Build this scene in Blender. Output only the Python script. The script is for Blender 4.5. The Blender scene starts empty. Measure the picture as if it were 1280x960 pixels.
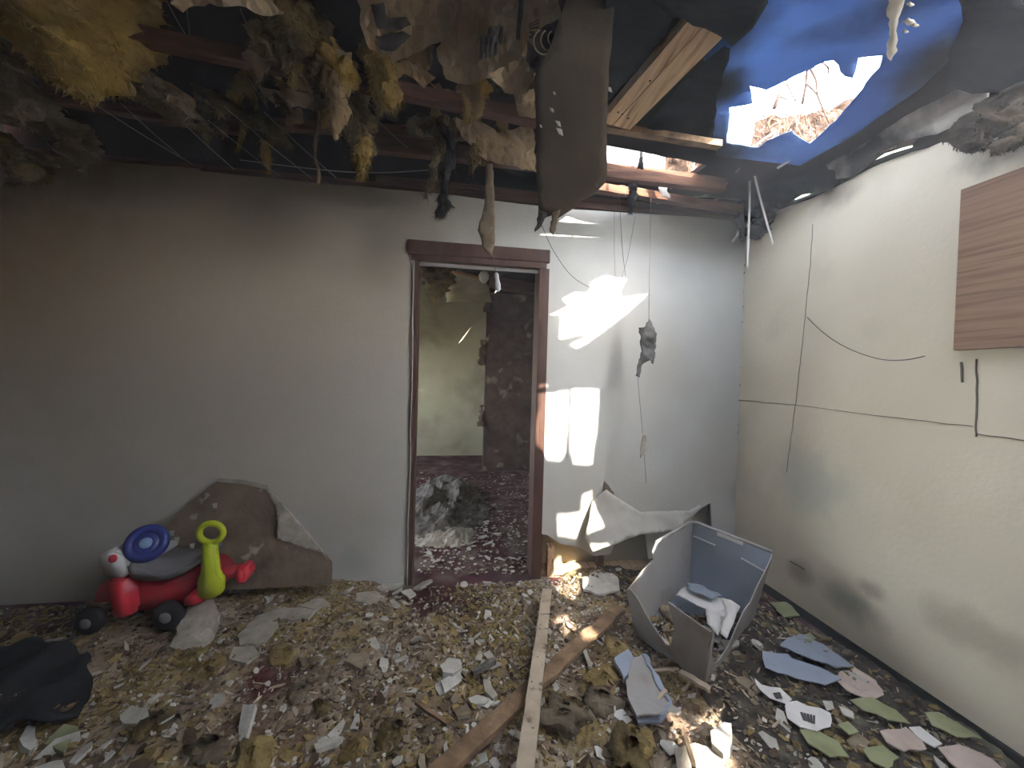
import bpy, bmesh, math, random
from mathutils import Vector, Matrix, noise, geometry
V = Vector
sc = bpy.context.scene
C = sc.collection
random.seed(7)

# ------------------------------------------------------------------ camera
FOC, YAW, PIT, ROL, HC = 481.0, 0.1471, 0.018, 0.0274, 1.3
D, XR, ZT, XL = 2.43, 1.963, 2.41, -2.39          # back wall, right wall, wall top, left wall
EYE = V((0, 0, HC))
_f = V((math.sin(YAW)*math.cos(PIT), math.cos(YAW)*math.cos(PIT), -math.sin(PIT)))
_r0 = V((math.cos(YAW), -math.sin(YAW), 0)); _u0 = _r0.cross(_f)
_r = _r0*math.cos(ROL)+_u0*math.sin(ROL); _u = -_r0*math.sin(ROL)+_u0*math.cos(ROL)
cam = bpy.data.cameras.new('camera'); camo = bpy.data.objects.new('camera', cam); C.objects.link(camo)
m = Matrix((_r, _u, -_f)).transposed().to_4x4(); m.translation = EYE
camo.matrix_world = m
cam.sensor_width = 36; cam.lens = 36*FOC/1280; cam.clip_start = 0.02; cam.clip_end = 200
sc.camera = camo

def ray(x, y): return _f+_r*((x-640)/FOC)-_u*((y-480)/FOC)
def PY(x, y, Y=D): d = ray(x, y); return EYE+d*(Y/d.y)
def PX(x, y, X=XR): d = ray(x, y); return EYE+d*(X/d.x)
def PZ(x, y, Z=0.0): d = ray(x, y); return EYE+d*((Z-HC)/d.z)
Z0, SL = 2.47, 0.05                                 # roof plane: z = Z0 + SL*(XR-X)
XB = .55                                            # left of XB the roof climbs more steeply
def zroof(X): return Z0+SL*(XR-X)+.27*max(0, XB-X)
def PR(x, y, off=0.0): d = ray(x, y); return EYE+d*((Z0+off+SL*XR-HC)/(d.z+SL*d.x))

# ------------------------------------------------------------------ sky, sun, exposure
SUN = (PY(733, 400)-PR(1005, 125)).normalized()     # the way the light travels, hole in the roof -> bright patch on the wall
w = bpy.data.worlds.new('sky'); sc.world = w; w.use_nodes = True
nt = w.node_tree; bg = nt.nodes['Background']
sk = nt.nodes.new('ShaderNodeTexSky'); sk.sky_type = 'NISHITA'; sk.sun_disc = False
sk.sun_elevation = math.asin(-SUN.z); sk.sun_rotation = math.atan2(-SUN.x, -SUN.y)
sk.air_density = 1.0; sk.dust_density = 0.7; sk.ozone_density = 1.0
hs = nt.nodes.new('ShaderNodeHueSaturation'); hs.inputs['Saturation'].default_value = 0.35
nt.links.new(sk.outputs[0], hs.inputs['Color']); nt.links.new(hs.outputs[0], bg.inputs[0]); bg.inputs[1].default_value = 2.1
sl = bpy.data.lights.new('sun', 'SUN'); sl.energy = 13; sl.angle = 0.009; sl.color = (1.0, 0.93, 0.82)
so = bpy.data.objects.new('sun', sl); C.objects.link(so); so.rotation_euler = SUN.to_track_quat('-Z', 'Y').to_euler()
def portal(loc, dirv, sx, sy):
    l = bpy.data.lights.new('portal', 'AREA'); l.shape = 'RECTANGLE'; l.size = sx; l.size_y = sy; l.cycles.is_portal = True
    o = bpy.data.objects.new('portal', l); C.objects.link(o); o.location = loc; o.rotation_euler = V(dirv).to_track_quat('-Z', 'Y').to_euler()
sc.view_settings.view_transform = 'Standard'; sc.view_settings.look = 'None'
sc.view_settings.gamma = 1; sc.view_settings.use_curve_mapping = False
sc.view_settings.exposure = 1.22
sc.cycles.use_denoising = True
sc.cycles.max_bounces = 10; sc.cycles.diffuse_bounces = 8; sc.cycles.sample_clamp_indirect = 8
sc.cycles.volume_step_rate = 4

# ------------------------------------------------------------------ helpers
def wloc(o):
    v = V((0, 0, 0))
    while o: v = v+o.location; o = o.parent
    return v
def tag(o, label=None, cat=None, group=None, kind=None):
    if label: o['label'] = label
    if cat: o['category'] = cat
    if group: o['group'] = group
    if kind: o['kind'] = kind
    return o
def mesh(name, vs, fs, mat, parent=None, smooth=False, mats=None, midx=None):
    vs = [V(v) for v in vs]
    if parent: org = wloc(parent)
    else:
        n = len(vs); org = V((sum(v.x for v in vs)/n, sum(v.y for v in vs)/n, min(v.z for v in vs)))
    me = bpy.data.meshes.new(name); me.from_pydata([v-org for v in vs], [], fs)
    for mm in (mats or [mat]): me.materials.append(mm)
    if midx: me.polygons.foreach_set('material_index', midx)
    if smooth: me.polygons.foreach_set('use_smooth', [True]*len(me.polygons))
    me.update()
    o = bpy.data.objects.new(name, me); C.objects.link(o)
    if parent: o.parent = parent
    else: o.location = org
    return o
def empty(name, loc, label, cat, group=None):
    o = bpy.data.objects.new(name, None); C.objects.link(o); o.location = loc; o.empty_display_size = .05
    return tag(o, label, cat, group)
class MB:
    def __init__(s): s.v = []; s.f = []
    def add(s, vs, fs):
        b = len(s.v); s.v += [V(v) for v in vs]; s.f += [tuple(i+b for i in f) for f in fs]; return s
    def box(s, c, size, rot=None):
        c = V(c); R_ = rot or Matrix.Identity(3)
        vs = [c+R_ @ V((sx*size[0]/2, sy*size[1]/2, sz*size[2]/2)) for sx in (-1, 1) for sy in (-1, 1) for sz in (-1, 1)]
        return s.add(vs, [(0, 1, 3, 2), (4, 6, 7, 5), (0, 4, 5, 1), (2, 3, 7, 6), (0, 2, 6, 4), (1, 5, 7, 3)])
    def aabb(s, a, b): a = V(a); b = V(b); return s.box((a+b)/2, b-a)
    def beam(s, p0, p1, wd, ht, seg=1, wob=0.0, up=V((0, 0, 1))):
        p0 = V(p0); p1 = V(p1); d = (p1-p0).normalized(); sd = d.cross(up).normalized(); u = sd.cross(d)
        vs = []; fs = []
        for i in range(seg+1):
            p = p0.lerp(p1, i/seg)+(noise.noise_vector(p0*3+V((i*.7, 0, 0)))*wob)
            for a, b in ((-1, -1), (1, -1), (1, 1), (-1, 1)):
                vs.append(p+sd*(a*wd/2)+u*(b*ht/2)+noise.noise_vector(p*9+V((a, b, 0)))*wob*.4)
        for i in range(seg):
            for k in range(4): fs.append((i*4+k, i*4+(k+1) % 4, i*4+4+(k+1) % 4, i*4+4+k))
        fs += [(3, 2, 1, 0), tuple(seg*4+k for k in range(4))]
        return s.add(vs, fs)
    def tube(s, pts, r, n=6):
        pts = [V(p) for p in pts]; rs = r if isinstance(r, (list, tuple)) else [r]*len(pts)
        vs = []; fs = []; pu = None
        for i, p in enumerate(pts):
            d = (pts[min(i+1, len(pts)-1)]-pts[max(i-1, 0)]).normalized()
            if pu is None: pu = d.orthogonal().normalized()
            a = (pu-d*pu.dot(d)).normalized(); pu = a; b = d.cross(a)
            for k in range(n):
                t = 2*math.pi*k/n; vs.append(p+(a*math.cos(t)+b*math.sin(t))*rs[i])
        for i in range(len(pts)-1):
            for k in range(n): fs.append((i*n+k, i*n+(k+1) % n, (i+1)*n+(k+1) % n, (i+1)*n+k))
        fs += [tuple(range(n-1, -1, -1)), tuple((len(pts)-1)*n+k for k in range(n))]
        return s.add(vs, fs)
    def ring(s, c, axis, R_, r, n=32, k=10, sx=1, sy=1):
        axis = V(axis).normalized(); a = V((1, 0, 0)) if abs(axis.x) < .9 else V((0, 1, 0))
        a = (a-axis*a.dot(axis)).normalized(); b = axis.cross(a); vs = []; fs = []
        for i in range(n):
            t = 2*math.pi*i/n; rad = a*math.cos(t)*sx+b*math.sin(t)*sy; rd = rad.normalized()
            for j in range(k):
                q = 2*math.pi*j/k; vs.append(V(c)+rad*R_+rd*(r*math.cos(q))+axis*(r*math.sin(q)))
        for i in range(n):
            for j in range(k):
                fs.append((i*k+j, ((i+1) % n)*k+j, ((i+1) % n)*k+(j+1) % k, i*k+(j+1) % k))
        return s.add(vs, fs)
    def lathe(s, c, axis, prof, n=24):       # prof: (distance along the axis, radius)
        axis = V(axis).normalized(); a = axis.orthogonal().normalized(); b = axis.cross(a); vs = []; fs = []
        for h, r in prof:
            for i in range(n):
                t = 2*math.pi*i/n; vs.append(V(c)+axis*h+(a*math.cos(t)+b*math.sin(t))*max(r, 1e-4))
        for j in range(len(prof)-1):
            for i in range(n): fs.append((j*n+i, j*n+(i+1) % n, (j+1)*n+(i+1) % n, (j+1)*n+i))
        fs += [tuple(range(n-1, -1, -1)), tuple((len(prof)-1)*n+i for i in range(n))]
        return s.add(vs, fs)
    def out(s, name, mat, parent=None, smooth=False, **k): return mesh(name, s.v, s.f, mat, parent, smooth, **k)
def bevel(o, wd, seg=3):
    md = o.modifiers.new('bevel', 'BEVEL'); md.width = wd; md.segments = seg; md.limit_method = 'ANGLE'
    return o
def pip(x, y, poly):
    c = False; j = len(poly)-1
    for i in range(len(poly)):
        a = poly[i]; b = poly[j]
        if (a[1] > y) != (b[1] > y) and x < (b[0]-a[0])*(y-a[1])/(b[1]-a[1])+a[0]: c = not c
        j = i
    return c
def fbm(p, o=4): return noise.fractal(p, .8, 2.1, o)
def _resample(pl, step, jag, rnd):
    out = []; n = len(pl)
    for i in range(n):
        a = V(pl[i]); b = V(pl[(i+1) % n]); L = (b-a).length; k = max(1, int(L/step)); out.append(a)
        nn = V((b.y-a.y, a.x-b.x))/(L or 1)
        for j in range(1, k): out.append(a.lerp(b, j/k)+nn*rnd.uniform(-jag, jag))
    return out
def sheet_data(pts, th=.004, step=.05, jag=0., amp=0., freq=3., holes=(), seed=1, fn=None):
    """a torn, creased or flat sheet with thickness, filling a 3D outline"""
    rnd = random.Random(seed); pts = [V(p) for p in pts]; n = len(pts); cen = sum(pts, V((0, 0, 0)))/n
    N = V((0, 0, 0))
    for i in range(n): N += (pts[i]-cen).cross(pts[(i+1) % n]-cen)
    N.normalize(); U = (pts[1]-pts[0]); U = (U-N*U.dot(N)).normalized(); W = N.cross(U)
    to2 = lambda p: V(((p-cen).dot(U), (p-cen).dot(W)))
    res = [(to2(p), (p-cen).dot(N)) for p in pts]; flat = max(abs(r[1]) for r in res) < 1e-4
    def off(q):
        if flat: return 0
        s_ = 0; t_ = 0
        for a, h in res:
            wgt = 1/((q-a).length_squared+1e-5)**1.2; s_ += wgt*h; t_ += wgt
        return s_/t_
    o2 = _resample([r[0] for r in res], step, jag, rnd)
    hs = [_resample([to2(V(p)) for p in h], step*.6, jag, rnd) for h in holes]
    vs = list(o2); es = [(i, (i+1) % len(o2)) for i in range(len(o2))]
    for h in hs:
        b = len(vs); vs += h; es += [(b+i, b+(i+1) % len(h)) for i in range(len(h))]
    bd = list(vs)
    x0 = min(v.x for v in o2); x1 = max(v.x for v in o2); y0 = min(v.y for v in o2); y1 = max(v.y for v in o2)
    x = x0
    while x < x1:
        y = y0
        while y < y1:
            q = V((x+rnd.uniform(-.3, .3)*step, y+rnd.uniform(-.3, .3)*step))
            if pip(q.x, q.y, o2) and not any(pip(q.x, q.y, h) for h in hs) and (len(bd) > 1500 or min((q-b_).length_squared for b_ in bd) > (step*.35)**2): vs.append(q)
            y += step
        x += step
    r_ = geometry.delaunay_2d_cdt(vs, es, [], 0, 1e-6)
    v2 = r_[0]; fs = []
    for f in r_[2]:
        c = (v2[f[0]]+v2[f[1]]+v2[f[2]])/3
        if pip(c.x, c.y, o2) and not any(pip(c.x, c.y, h) for h in hs): fs.append(tuple(f))
    top = []
    for q in v2:
        p = cen+U*q.x+W*q.y; h = off(q)
        if amp: h += amp*fbm(p*freq+V((seed*3.1, 0, 0)), 5)
        if fn: h += fn(q.x, q.y)
        top.append(p+N*h)
    nv = len(top); bot = [p-N*th for p in top]
    cnt = {}
    for f in fs:
        for i in range(3):
            e = (f[i], f[(i+1) % 3]); cnt[e] = 1
    F = list(fs)+[tuple(i+nv for i in reversed(f)) for f in fs]
    for (a, b) in cnt:
        if (b, a) not in cnt: F.append((b, a, a+nv, b+nv))
    return top+bot, F
def sheet(name, pts, mat, parent=None, smooth=True, **k):
    vs, fs = sheet_data(pts, **k); return mesh(name, vs, fs, mat, parent, smooth)

# ------------------------------------------------------------------ materials
def M(name, cols, scale=6, rough=.9, bump=.0, bscale=None, detail=6, stretch=None, trans=0, spec=.25, mixes=(), coord='pos'):
    """cols: list of (position, rgb); a noise-driven colour with relief; mixes: further stains (rgb, scale, lo, hi) or spots (rgb, centre, radius, strength)"""
    mt = bpy.data.materials.new(name); mt.use_nodes = True; t = mt.node_tree; N = t.nodes; L = t.links
    b = N['Principled BSDF']; b.inputs['Roughness'].default_value = rough; b.inputs['Specular IOR Level'].default_value = spec
    if coord == 'pos': g = N.new('ShaderNodeNewGeometry'); co = g.outputs['Position']
    else: g = N.new('ShaderNodeTexCoord'); co = g.outputs['Object']
    base = co
    if stretch:
        mp = N.new('ShaderNodeMapping'); mp.inputs['Scale'].default_value = stretch[:3]
        if len(stretch) > 3: mp.inputs['Rotation'].default_value = stretch[3:]
        L.new(co, mp.inputs[0]); co = mp.outputs[0]
    n = N.new('ShaderNodeTexNoise'); n.inputs['Scale'].default_value = scale; n.inputs['Detail'].default_value = detail; L.new(co, n.inputs['Vector'])
    r = N.new('ShaderNodeValToRGB'); L.new(n.outputs[0], r.inputs[0]); el = r.color_ramp.elements
    while len(el) < len(cols): el.new(.5)
    for e, (p, c) in zip(el, cols): e.position = p; e.color = (*c, 1)
    col = r.outputs[0]
    for mx in mixes:
        mi = N.new('ShaderNodeMix'); mi.data_type = 'RGBA'; L.new(col, mi.inputs[6]); mi.inputs[7].default_value = (*mx[0], 1)
        if isinstance(mx[1], (tuple, list, V)):
            sb = N.new('ShaderNodeVectorMath'); sb.operation = 'SUBTRACT'; L.new(base, sb.inputs[0]); sb.inputs[1].default_value = mx[1]
            dv = N.new('ShaderNodeVectorMath'); dv.operation = 'DIVIDE'; L.new(sb.outputs[0], dv.inputs[0]); dv.inputs[1].default_value = mx[2]
            ln = N.new('ShaderNodeVectorMath'); ln.operation = 'LENGTH'; L.new(dv.outputs[0], ln.inputs[0])
            n2 = N.new('ShaderNodeTexNoise'); n2.inputs['Scale'].default_value = 9; n2.inputs['Detail'].default_value = 5; L.new(base, n2.inputs['Vector'])
            ad = N.new('ShaderNodeMath'); ad.operation = 'MULTIPLY_ADD'; L.new(n2.outputs[0], ad.inputs[0]); am = mx[4] if len(mx) > 4 else .9; ad.inputs[1].default_value = am; L.new(ln.outputs['Value'], ad.inputs[2])
            mr = N.new('ShaderNodeMapRange'); L.new(ad.outputs[0], mr.inputs[0]); mr.inputs[1].default_value = 1+am*.5; mr.inputs[2].default_value = .15+am*.5; mr.inputs[3].default_value = 0; mr.inputs[4].default_value = mx[3]; mr.interpolation_type = 'SMOOTHSTEP'
        else:
            n2 = N.new('ShaderNodeTexNoise'); n2.inputs['Scale'].default_value = mx[1]; n2.inputs['Detail'].default_value = 6; L.new(co, n2.inputs['Vector'])
            mr = N.new('ShaderNodeMapRange'); L.new(n2.outputs[0], mr.inputs[0]); mr.inputs[1].default_value = mx[2]; mr.inputs[2].default_value = mx[3]
        L.new(mr.outputs[0], mi.inputs[0]); col = mi.outputs[2]
    L.new(col, b.inputs['Base Color'])
    if bump:
        n3 = N.new('ShaderNodeTexNoise'); n3.inputs['Scale'].default_value = bscale or scale*3; n3.inputs['Detail'].default_value = 8; L.new(co, n3.inputs['Vector'])
        bp = N.new('ShaderNodeBump'); bp.inputs['Strength'].default_value = min(1, bump); bp.inputs['Distance'].default_value = .01*max(1, bump); L.new(n3.outputs[0], bp.inputs['Height']); L.new(bp.outputs[0], b.inputs['Normal'])
    if trans:
        tr = N.new('ShaderNodeBsdfTranslucent'); L.new(col, tr.inputs[0]); ms = N.new('ShaderNodeMixShader'); ms.inputs[0].default_value = trans
        L.new(b.outputs[0], ms.inputs[1]); L.new(tr.outputs[0], ms.inputs[2]); L.new(ms.outputs[0], N['Material Output'].inputs[0])
    return mt
def flat(name, c, rough=.5, spec=.4, trans=0): return M(name, [(0.35, tuple(x*.9 for x in c)), (.65, c)], 14, rough, 0, spec=spec, trans=trans)

plaster = [(.3, (.50, .505, .485)), (.7, (.58, .58, .555))]
pb = lambda x, y: tuple(PY(x, y)); pr = lambda x, y: tuple(PX(x, y))
m_wb = M('painted plaster', plaster, 3, .85, .12, 60, mixes=[((.50, .47, .41), 1.3, .45, .85),
        ((.36, .42, .40), pb(445, 700), (.16, 1, .14), .6), ((.24, .165, .09), pb(40, 230), (2.6, 1, 2.0), .97, .22), ((.52, .46, .38), pb(360, 430), (2.0, 1, 1.6), .8, .2), ((.30, .29, .27), pb(925, 610), (.12, 1, .22), .5), ((.45, .42, .36), pb(300, 260), (1.6, 1, .2), .5)])  # broad brown and beige spots put the left side's dim, warm light into colour
m_wbl = M('darkened plaster', [(.3, (.30, .25, .19)), (.7, (.38, .33, .26))], 2, .9)  # shaded copy of the wall plaster: even dark colour to cut bounce light
cream = [(.3, (.70, .63, .49)), (.7, (.78, .71, .565))]
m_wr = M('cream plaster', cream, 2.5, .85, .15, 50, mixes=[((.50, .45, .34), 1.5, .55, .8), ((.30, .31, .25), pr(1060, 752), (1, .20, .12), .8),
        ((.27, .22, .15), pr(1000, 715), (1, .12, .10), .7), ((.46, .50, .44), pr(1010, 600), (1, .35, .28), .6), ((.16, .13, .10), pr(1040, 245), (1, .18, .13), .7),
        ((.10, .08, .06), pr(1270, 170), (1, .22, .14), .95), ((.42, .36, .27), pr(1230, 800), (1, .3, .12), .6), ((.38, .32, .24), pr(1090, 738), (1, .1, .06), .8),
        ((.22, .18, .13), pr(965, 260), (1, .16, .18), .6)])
m_plaster = M('broken plaster', [(.3, (.38, .36, .32)), (.7, (.58, .56, .51))], 20, .9, .3, 80)
m_pale = M('dusty plaster', [(.3, (.30, .27, .215)), (.7, (.47, .43, .37))], 18, .9, .3, 80)
m_tan = M('tan gypsum', [(.3, (.15, .115, .075)), (.7, (.30, .24, .17))], 18, .95, .3, 80)
m_brown = M('brown scraps', [(.3, (.07, .045, .03)), (.7, (.16, .11, .07))], 18, .95, .3, 80)
m_paperb = M('torn brown board paper', [(.3, (.15, .11, .075)), (.7, (.24, .185, .13))], 7, .95, .3, 40, mixes=[((.06, .045, .03), 5, .55, .75), ((.4, .36, .3), 12, .66, .72)])
m_carpet = M('maroon carpet', [(.3, (.05, .014, .018)), (.7, (.10, .032, .035))], 9, 1, .6, 220, mixes=[((.20, .16, .14), 5, .46, .75), ((.02, .01, .01), 2.3, .55, .8)])
m_rubble = M('mixed rubble dust', [(.28, (.07, .045, .033)), (.45, (.19, .135, .09)), (.55, (.29, .22, .15)), (.72, (.40, .33, .23))], 11, 1, .8, 70,
        mixes=[((.30, .22, .085), 3.1, .5, .62), ((.075, .02, .022), 2.2, .54, .68), ((.42, .39, .34), 26, .6, .7)])
m_dark_rubble = M('dark rubble', [(.3, (.02, .016, .014)), (.7, (.09, .075, .06))], 14, 1, .8, 60, mixes=[((.16, .16, .11), 6, .56, .7)])
m_wood_old = M('old dark timber', [(.3, (.055, .022, .012)), (.7, (.17, .075, .038))], 5, .8, .4, 20, stretch=(1, 9, 9))
m_wood_y = M('pale rafter timber', [(.3, (.42, .27, .15)), (.5, (.58, .40, .24)), (.7, (.66, .48, .31))], 6, .75, .3, 20, stretch=(12, 1, 6), mixes=[((.22, .13, .08), 3.5, .62, .7)])
m_wood_b = M('sawn batten', [(.3, (.34, .27, .19)), (.7, (.56, .47, .36))], 9, .85, .3, 40, mixes=[((.16, .11, .08), 16, .62, .7)])
m_wood_r = M('rotten board', [(.3, (.10, .06, .035)), (.6, (.26, .17, .10)), (.75, (.36, .25, .14))], 14, .95, .6, 50)
m_trim = M('brown door trim', [(.3, (.06, .03, .022)), (.7, (.11, .055, .04))], 5, .5, .1, 20, stretch=(4, 4, 1))
m_panel = M('wood grain panel', [(.25, (.14, .075, .04)), (.45, (.27, .15, .085)), (.6, (.33, .19, .11)), (.78, (.18, .10, .06))], 2.2, .7, .1, 20, stretch=(1, 1.1, 26, .16, 0, 0), detail=8)
m_attic = M('near-black decking', [(.3, (.007, .004, .003)), (.7, (.022, .010, .008))], 5, 1, .5, 20, spec=.03)  # one near-black base colour for the attic boards
m_felt = M('black roofing felt', [(.3, (.004, .0045, .006)), (.7, (.02, .021, .026))], 5, .9, .5, 14, stretch=(1, 3, 1), spec=.05)
m_tarp = M('blue sheeting', [(.3, (.09, .15, .30)), (.7, (.15, .25, .44))], 2, .6, .2, 9, trans=.30, mixes=[((.015, .018, .03), 3.2, .5, .8)]+[((.006, .008, .014), tuple(PR(*q, .03)), (r_,)*3, .97, .6) for q, r_ in (((880, 30), .26), ((885, 190), .30), ((1200, 60), .24), ((1110, 175), .26), ((985, 225), .22), ((900, 100), .16))])  # dark edge spots paint the glow's fade into the sheet's colour
m_ceilb = M('pale ceiling board', [(.3, (.42, .38, .34)), (.7, (.66, .62, .57))], 4, .9, .3, 30, mixes=[((.05, .045, .045), 3.4, .48, .62)])
m_sootf = M('sooty insulation', [(.3, (.012, .009, .006)), (.7, (.10, .075, .05))], 9, 1, 1, 50, spec=.05)
m_kraft = M('tan facing paper', [(.3, (.34, .25, .155)), (.7, (.50, .40, .27))], 5, .8, .35, 14, trans=.12, mixes=[((.22, .15, .09), 4, .58, .75)])
m_kraftd = M('brown facing paper', [(.3, (.20, .13, .07)), (.7, (.36, .26, .15))], 6, .85, .4, 14, trans=.1)
m_ink = M('dark print', [(.3, (.045, .042, .045)), (.7, (.10, .09, .09))], 30, .8)
m_fluff = M('yellow insulation', [(.3, (.22, .14, .035)), (.7, (.48, .34, .10))], 14, 1, 1, 60, trans=.15, mixes=[((.25, .15, .05), 7, .5, .75)])
m_fluffo = M('olive insulation', [(.3, (.18, .125, .045)), (.7, (.36, .27, .11))], 12, 1, 1, 60)
m_fluffd = M('dirty insulation', [(.3, (.06, .04, .018)), (.7, (.22, .16, .06))], 12, 1, 1, 60, mixes=[((.03, .02, .015), 8, .5, .7)])
m_fluffg = M('grey brown insulation', [(.3, (.09, .065, .042)), (.7, (.22, .18, .12))], 10, 1, 1, 50)
m_burnt = M('charred scrap', [(.3, (.008, .008, .009)), (.7, (.045, .04, .038))], 16, 1, .8, 60)
m_board = M('grimy brown board', [(.3, (.035, .024, .014)), (.6, (.058, .042, .026)), (.8, (.085, .065, .042))], 4, .9, .3, 20, mixes=[((.02, .017, .015), 3, .55, .75)])
m_grayplastic = M('grey plastic', [(.3, (.30, .29, .28)), (.7, (.36, .35, .34))], 3, .45, 0, spec=.5, mixes=[((.24, .19, .14), 5, .55, .75)])
m_binin = M('blue grey plastic', [(.3, (.25, .30, .37)), (.7, (.30, .35, .42))], 3, .38, 0, spec=.5)
m_red = flat('red plastic', (.72, .035, .06), .4, .5); m_redd = flat('deep red plastic', (.48, .025, .045), .45, .5)
m_lime = flat('lime plastic', (.55, .66, .02), .4, .5); m_blue = flat('blue plastic', (.035, .05, .24), .35, .5)
m_lblue = flat('pale blue plastic', (.3, .45, .7)); m_white = flat('white plastic', (.66, .66, .66), .45, .4)
m_seat = flat('grey plastic seat', (.24, .235, .25), .5, .4); m_tyre = flat('black tyre', (.02, .02, .022), .6, .3)
m_hub = flat('grey hub', (.25, .23, .25)); m_wire = flat('dull wire', (.10, .09, .08), .6); m_string = flat('pale fibre', (.42, .38, .34), .6)
m_lace = flat('white strip', (.75, .72, .66), .7, .3); m_cloth = M('black cloth', [(.3, (.008, .008, .010)), (.7, (.022, .022, .026))], 9, 1, .4, 60)
m_bshard = flat('blue grey shard', (.30, .35, .44), .5, .4); m_label = flat('white card', (.74, .72, .70), .7, .2)
m_green = M('mossy paper', [(.3, (.20, .22, .11)), (.7, (.34, .36, .20))], 9, .9, .2, 40); m_pink = M('pink dusty paper', [(.3, (.42, .33, .28)), (.7, (.60, .5, .44))], 9, .9, .2, 40)
m_nwall = M('far room plaster', [(.3, (.33, .30, .20)), (.7, (.40, .37, .26))], 3, .9, .1, 30, mixes=[((.2, .17, .12), 2, .55, .8)])
m_chim = M('stained wallpaper', [(.3, (.06, .035, .027)), (.7, (.14, .09, .07))], 8, .9, .5, 20, mixes=[((.40, .35, .28), 6, .6, .72), ((.04, .03, .02), 3, .5, .7)])
m_gheap = M('grey ash heap', [(.3, (.06, .055, .05)), (.7, (.26, .235, .21))], 15, 1, 1, 60)
m_siding = M('weathered white siding', [(.3, (.06, .066, .075)), (.7, (.09, .096, .10))], 6, .8, .2, 20)
m_brush = M('rusty brush', [(.3, (.012, .007, .004)), (.5, (.045, .024, .014)), (.7, (.085, .058, .042))], 16, 1, 1, 60)
m_bark = flat('dark bark', (.07, .045, .035), .9, .1); m_metal = M('dull steel', [(.3, (.35, .33, .3)), (.7, (.55, .52, .48))], 20, .4)
m_black = flat('black trim', (.016, .015, .015), .8, .1); m_ground = M('outdoor ground', [(.3, (.2, .17, .12)), (.7, (.32, .28, .2))], 1, 1)
m_dirtbox = M('outer render', [(.3, (.5, .48, .44)), (.7, (.6, .58, .54))], 3, .9)
m_crack = flat('hairline crack', (.16, .14, .11), .95, .05)

# ------------------------------------------------------------------ the setting
def struct(o): o['kind'] = 'structure'; return o
TH = .11
# sun openings: bright patches traced back along the sun to the roof or to the right wall
def back_roof(p): t = ((Z0+SL*(XR-p.x))-p.z)/(-SUN.z-SL*SUN.x); return p-SUN*t
def back_right(p): t = (XR-p.x)/(-SUN.x); return p-SUN*t
patchA = [PY(*q) for q in [(671, 483), (709, 484), (709, 520), (705, 568), (700, 582), (684, 582), (667, 563)]]
patchB = [PY(*q) for q in [(713, 484), (746, 485), (744, 540), (740, 560), (738, 582), (713, 581), (710, 560)]]
def clip(poly, f, g):                 # keep the side where f(p) <= 0, cutting with g(a, b)
    out = []
    for i in range(len(poly)):
        a = poly[i]; b = poly[(i+1) % len(poly)]
        if f(a) <= 0: out.append(a)
        if (f(a) <= 0) != (f(b) <= 0): out.append(a.lerp(b, f(a)/(f(a)-f(b))))
    return out
holeA, holeB = [clip([back_roof(p) for p in q], lambda p: p.x-(XR+.30), 0) for q in (patchA, patchB)]
hole1 = [PR(*q, .005) for q in [(912, 134), (941, 129), (937, 107), (958, 112), (1032, 76), (1042, 75), (1056, 95), (1066, 97), (1073, 72), (1103, 69), (1099, 84), (1082, 103), (1078, 111), (1062, 130), (1045, 150), (1012, 179), (1003, 174), (990, 163), (958, 176), (948, 184), (908, 178)]]
holeC = [PR(*q) for q in [(1108, 2), (1130, 0), (1124, 12), (1118, 40), (1112, 28)]]
EAVE = XR+.015
def roofpt(x, y, off=0): return V((x, y, zroof(x)+off))
tarp_zone = [PR(*q) for q in [(878, 60), (890, -8), (985, -12), (1100, -16), (1225, -16), (1215, 50), (1150, 112), (1075, 165), (1000, 208), (895, 196)]]
for i, p in enumerate(tarp_zone):
    if p.x > XR-.02: tarp_zone[i] = roofpt(XR-.02, p.y)
def pt_in(p, poly): return pip(p.x, p.y, [(q.x, q.y) for q in poly])
added_sky_gap = [roofpt(.7, -.45), roofpt(1.6, -.45), roofpt(1.6, .3), roofpt(.7, .3)]  # unseen opening added to let sky light into the room
skyl = [PR(q[0], q[1]) for q in [(750, 180), (800, 189), (866, 203), (884, 207), (862, 222), (750, 214)]]
rest_holes = [holeA, holeB, added_sky_gap, skyl]
roof = sheet('ceiling', [roofpt(XB, -2.3), roofpt(EAVE, -2.3), roofpt(EAVE, 2.62), roofpt(XB, 2.62)], m_attic, th=-.03, step=.13, jag=.006, amp=.002, freq=2,
             holes=[tarp_zone]+rest_holes, smooth=False); struct(roof)
struct(sheet('ceiling_left', [roofpt(XL-.4, -2.3), roofpt(XB, -2.3), roofpt(XB, 2.66), roofpt(XL-.4, 2.66)], m_attic, th=-.03, step=.2, amp=.015, freq=2, smooth=False))
roof_b = sheet('ceiling_rear', [roofpt(XB, 2.66), roofpt(2.7, 2.66), roofpt(2.7, 7), roofpt(XB, 7)], m_attic, th=-.03, step=.25, jag=.04, amp=.02, smooth=False); struct(roof_b)
struct(sheet('ceiling_rear_left', [roofpt(XL-.4, 2.64), roofpt(XB, 2.64), roofpt(XB, 7), roofpt(XL-.4, 7)], m_attic, th=-.03, step=.3, amp=.015, smooth=False))
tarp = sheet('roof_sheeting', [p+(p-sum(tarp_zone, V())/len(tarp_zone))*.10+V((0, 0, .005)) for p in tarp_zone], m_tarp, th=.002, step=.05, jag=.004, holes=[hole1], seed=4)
tag(tarp, 'smooth blue sheeting under the roof around the jagged hole to the sky', 'sheeting')

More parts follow.
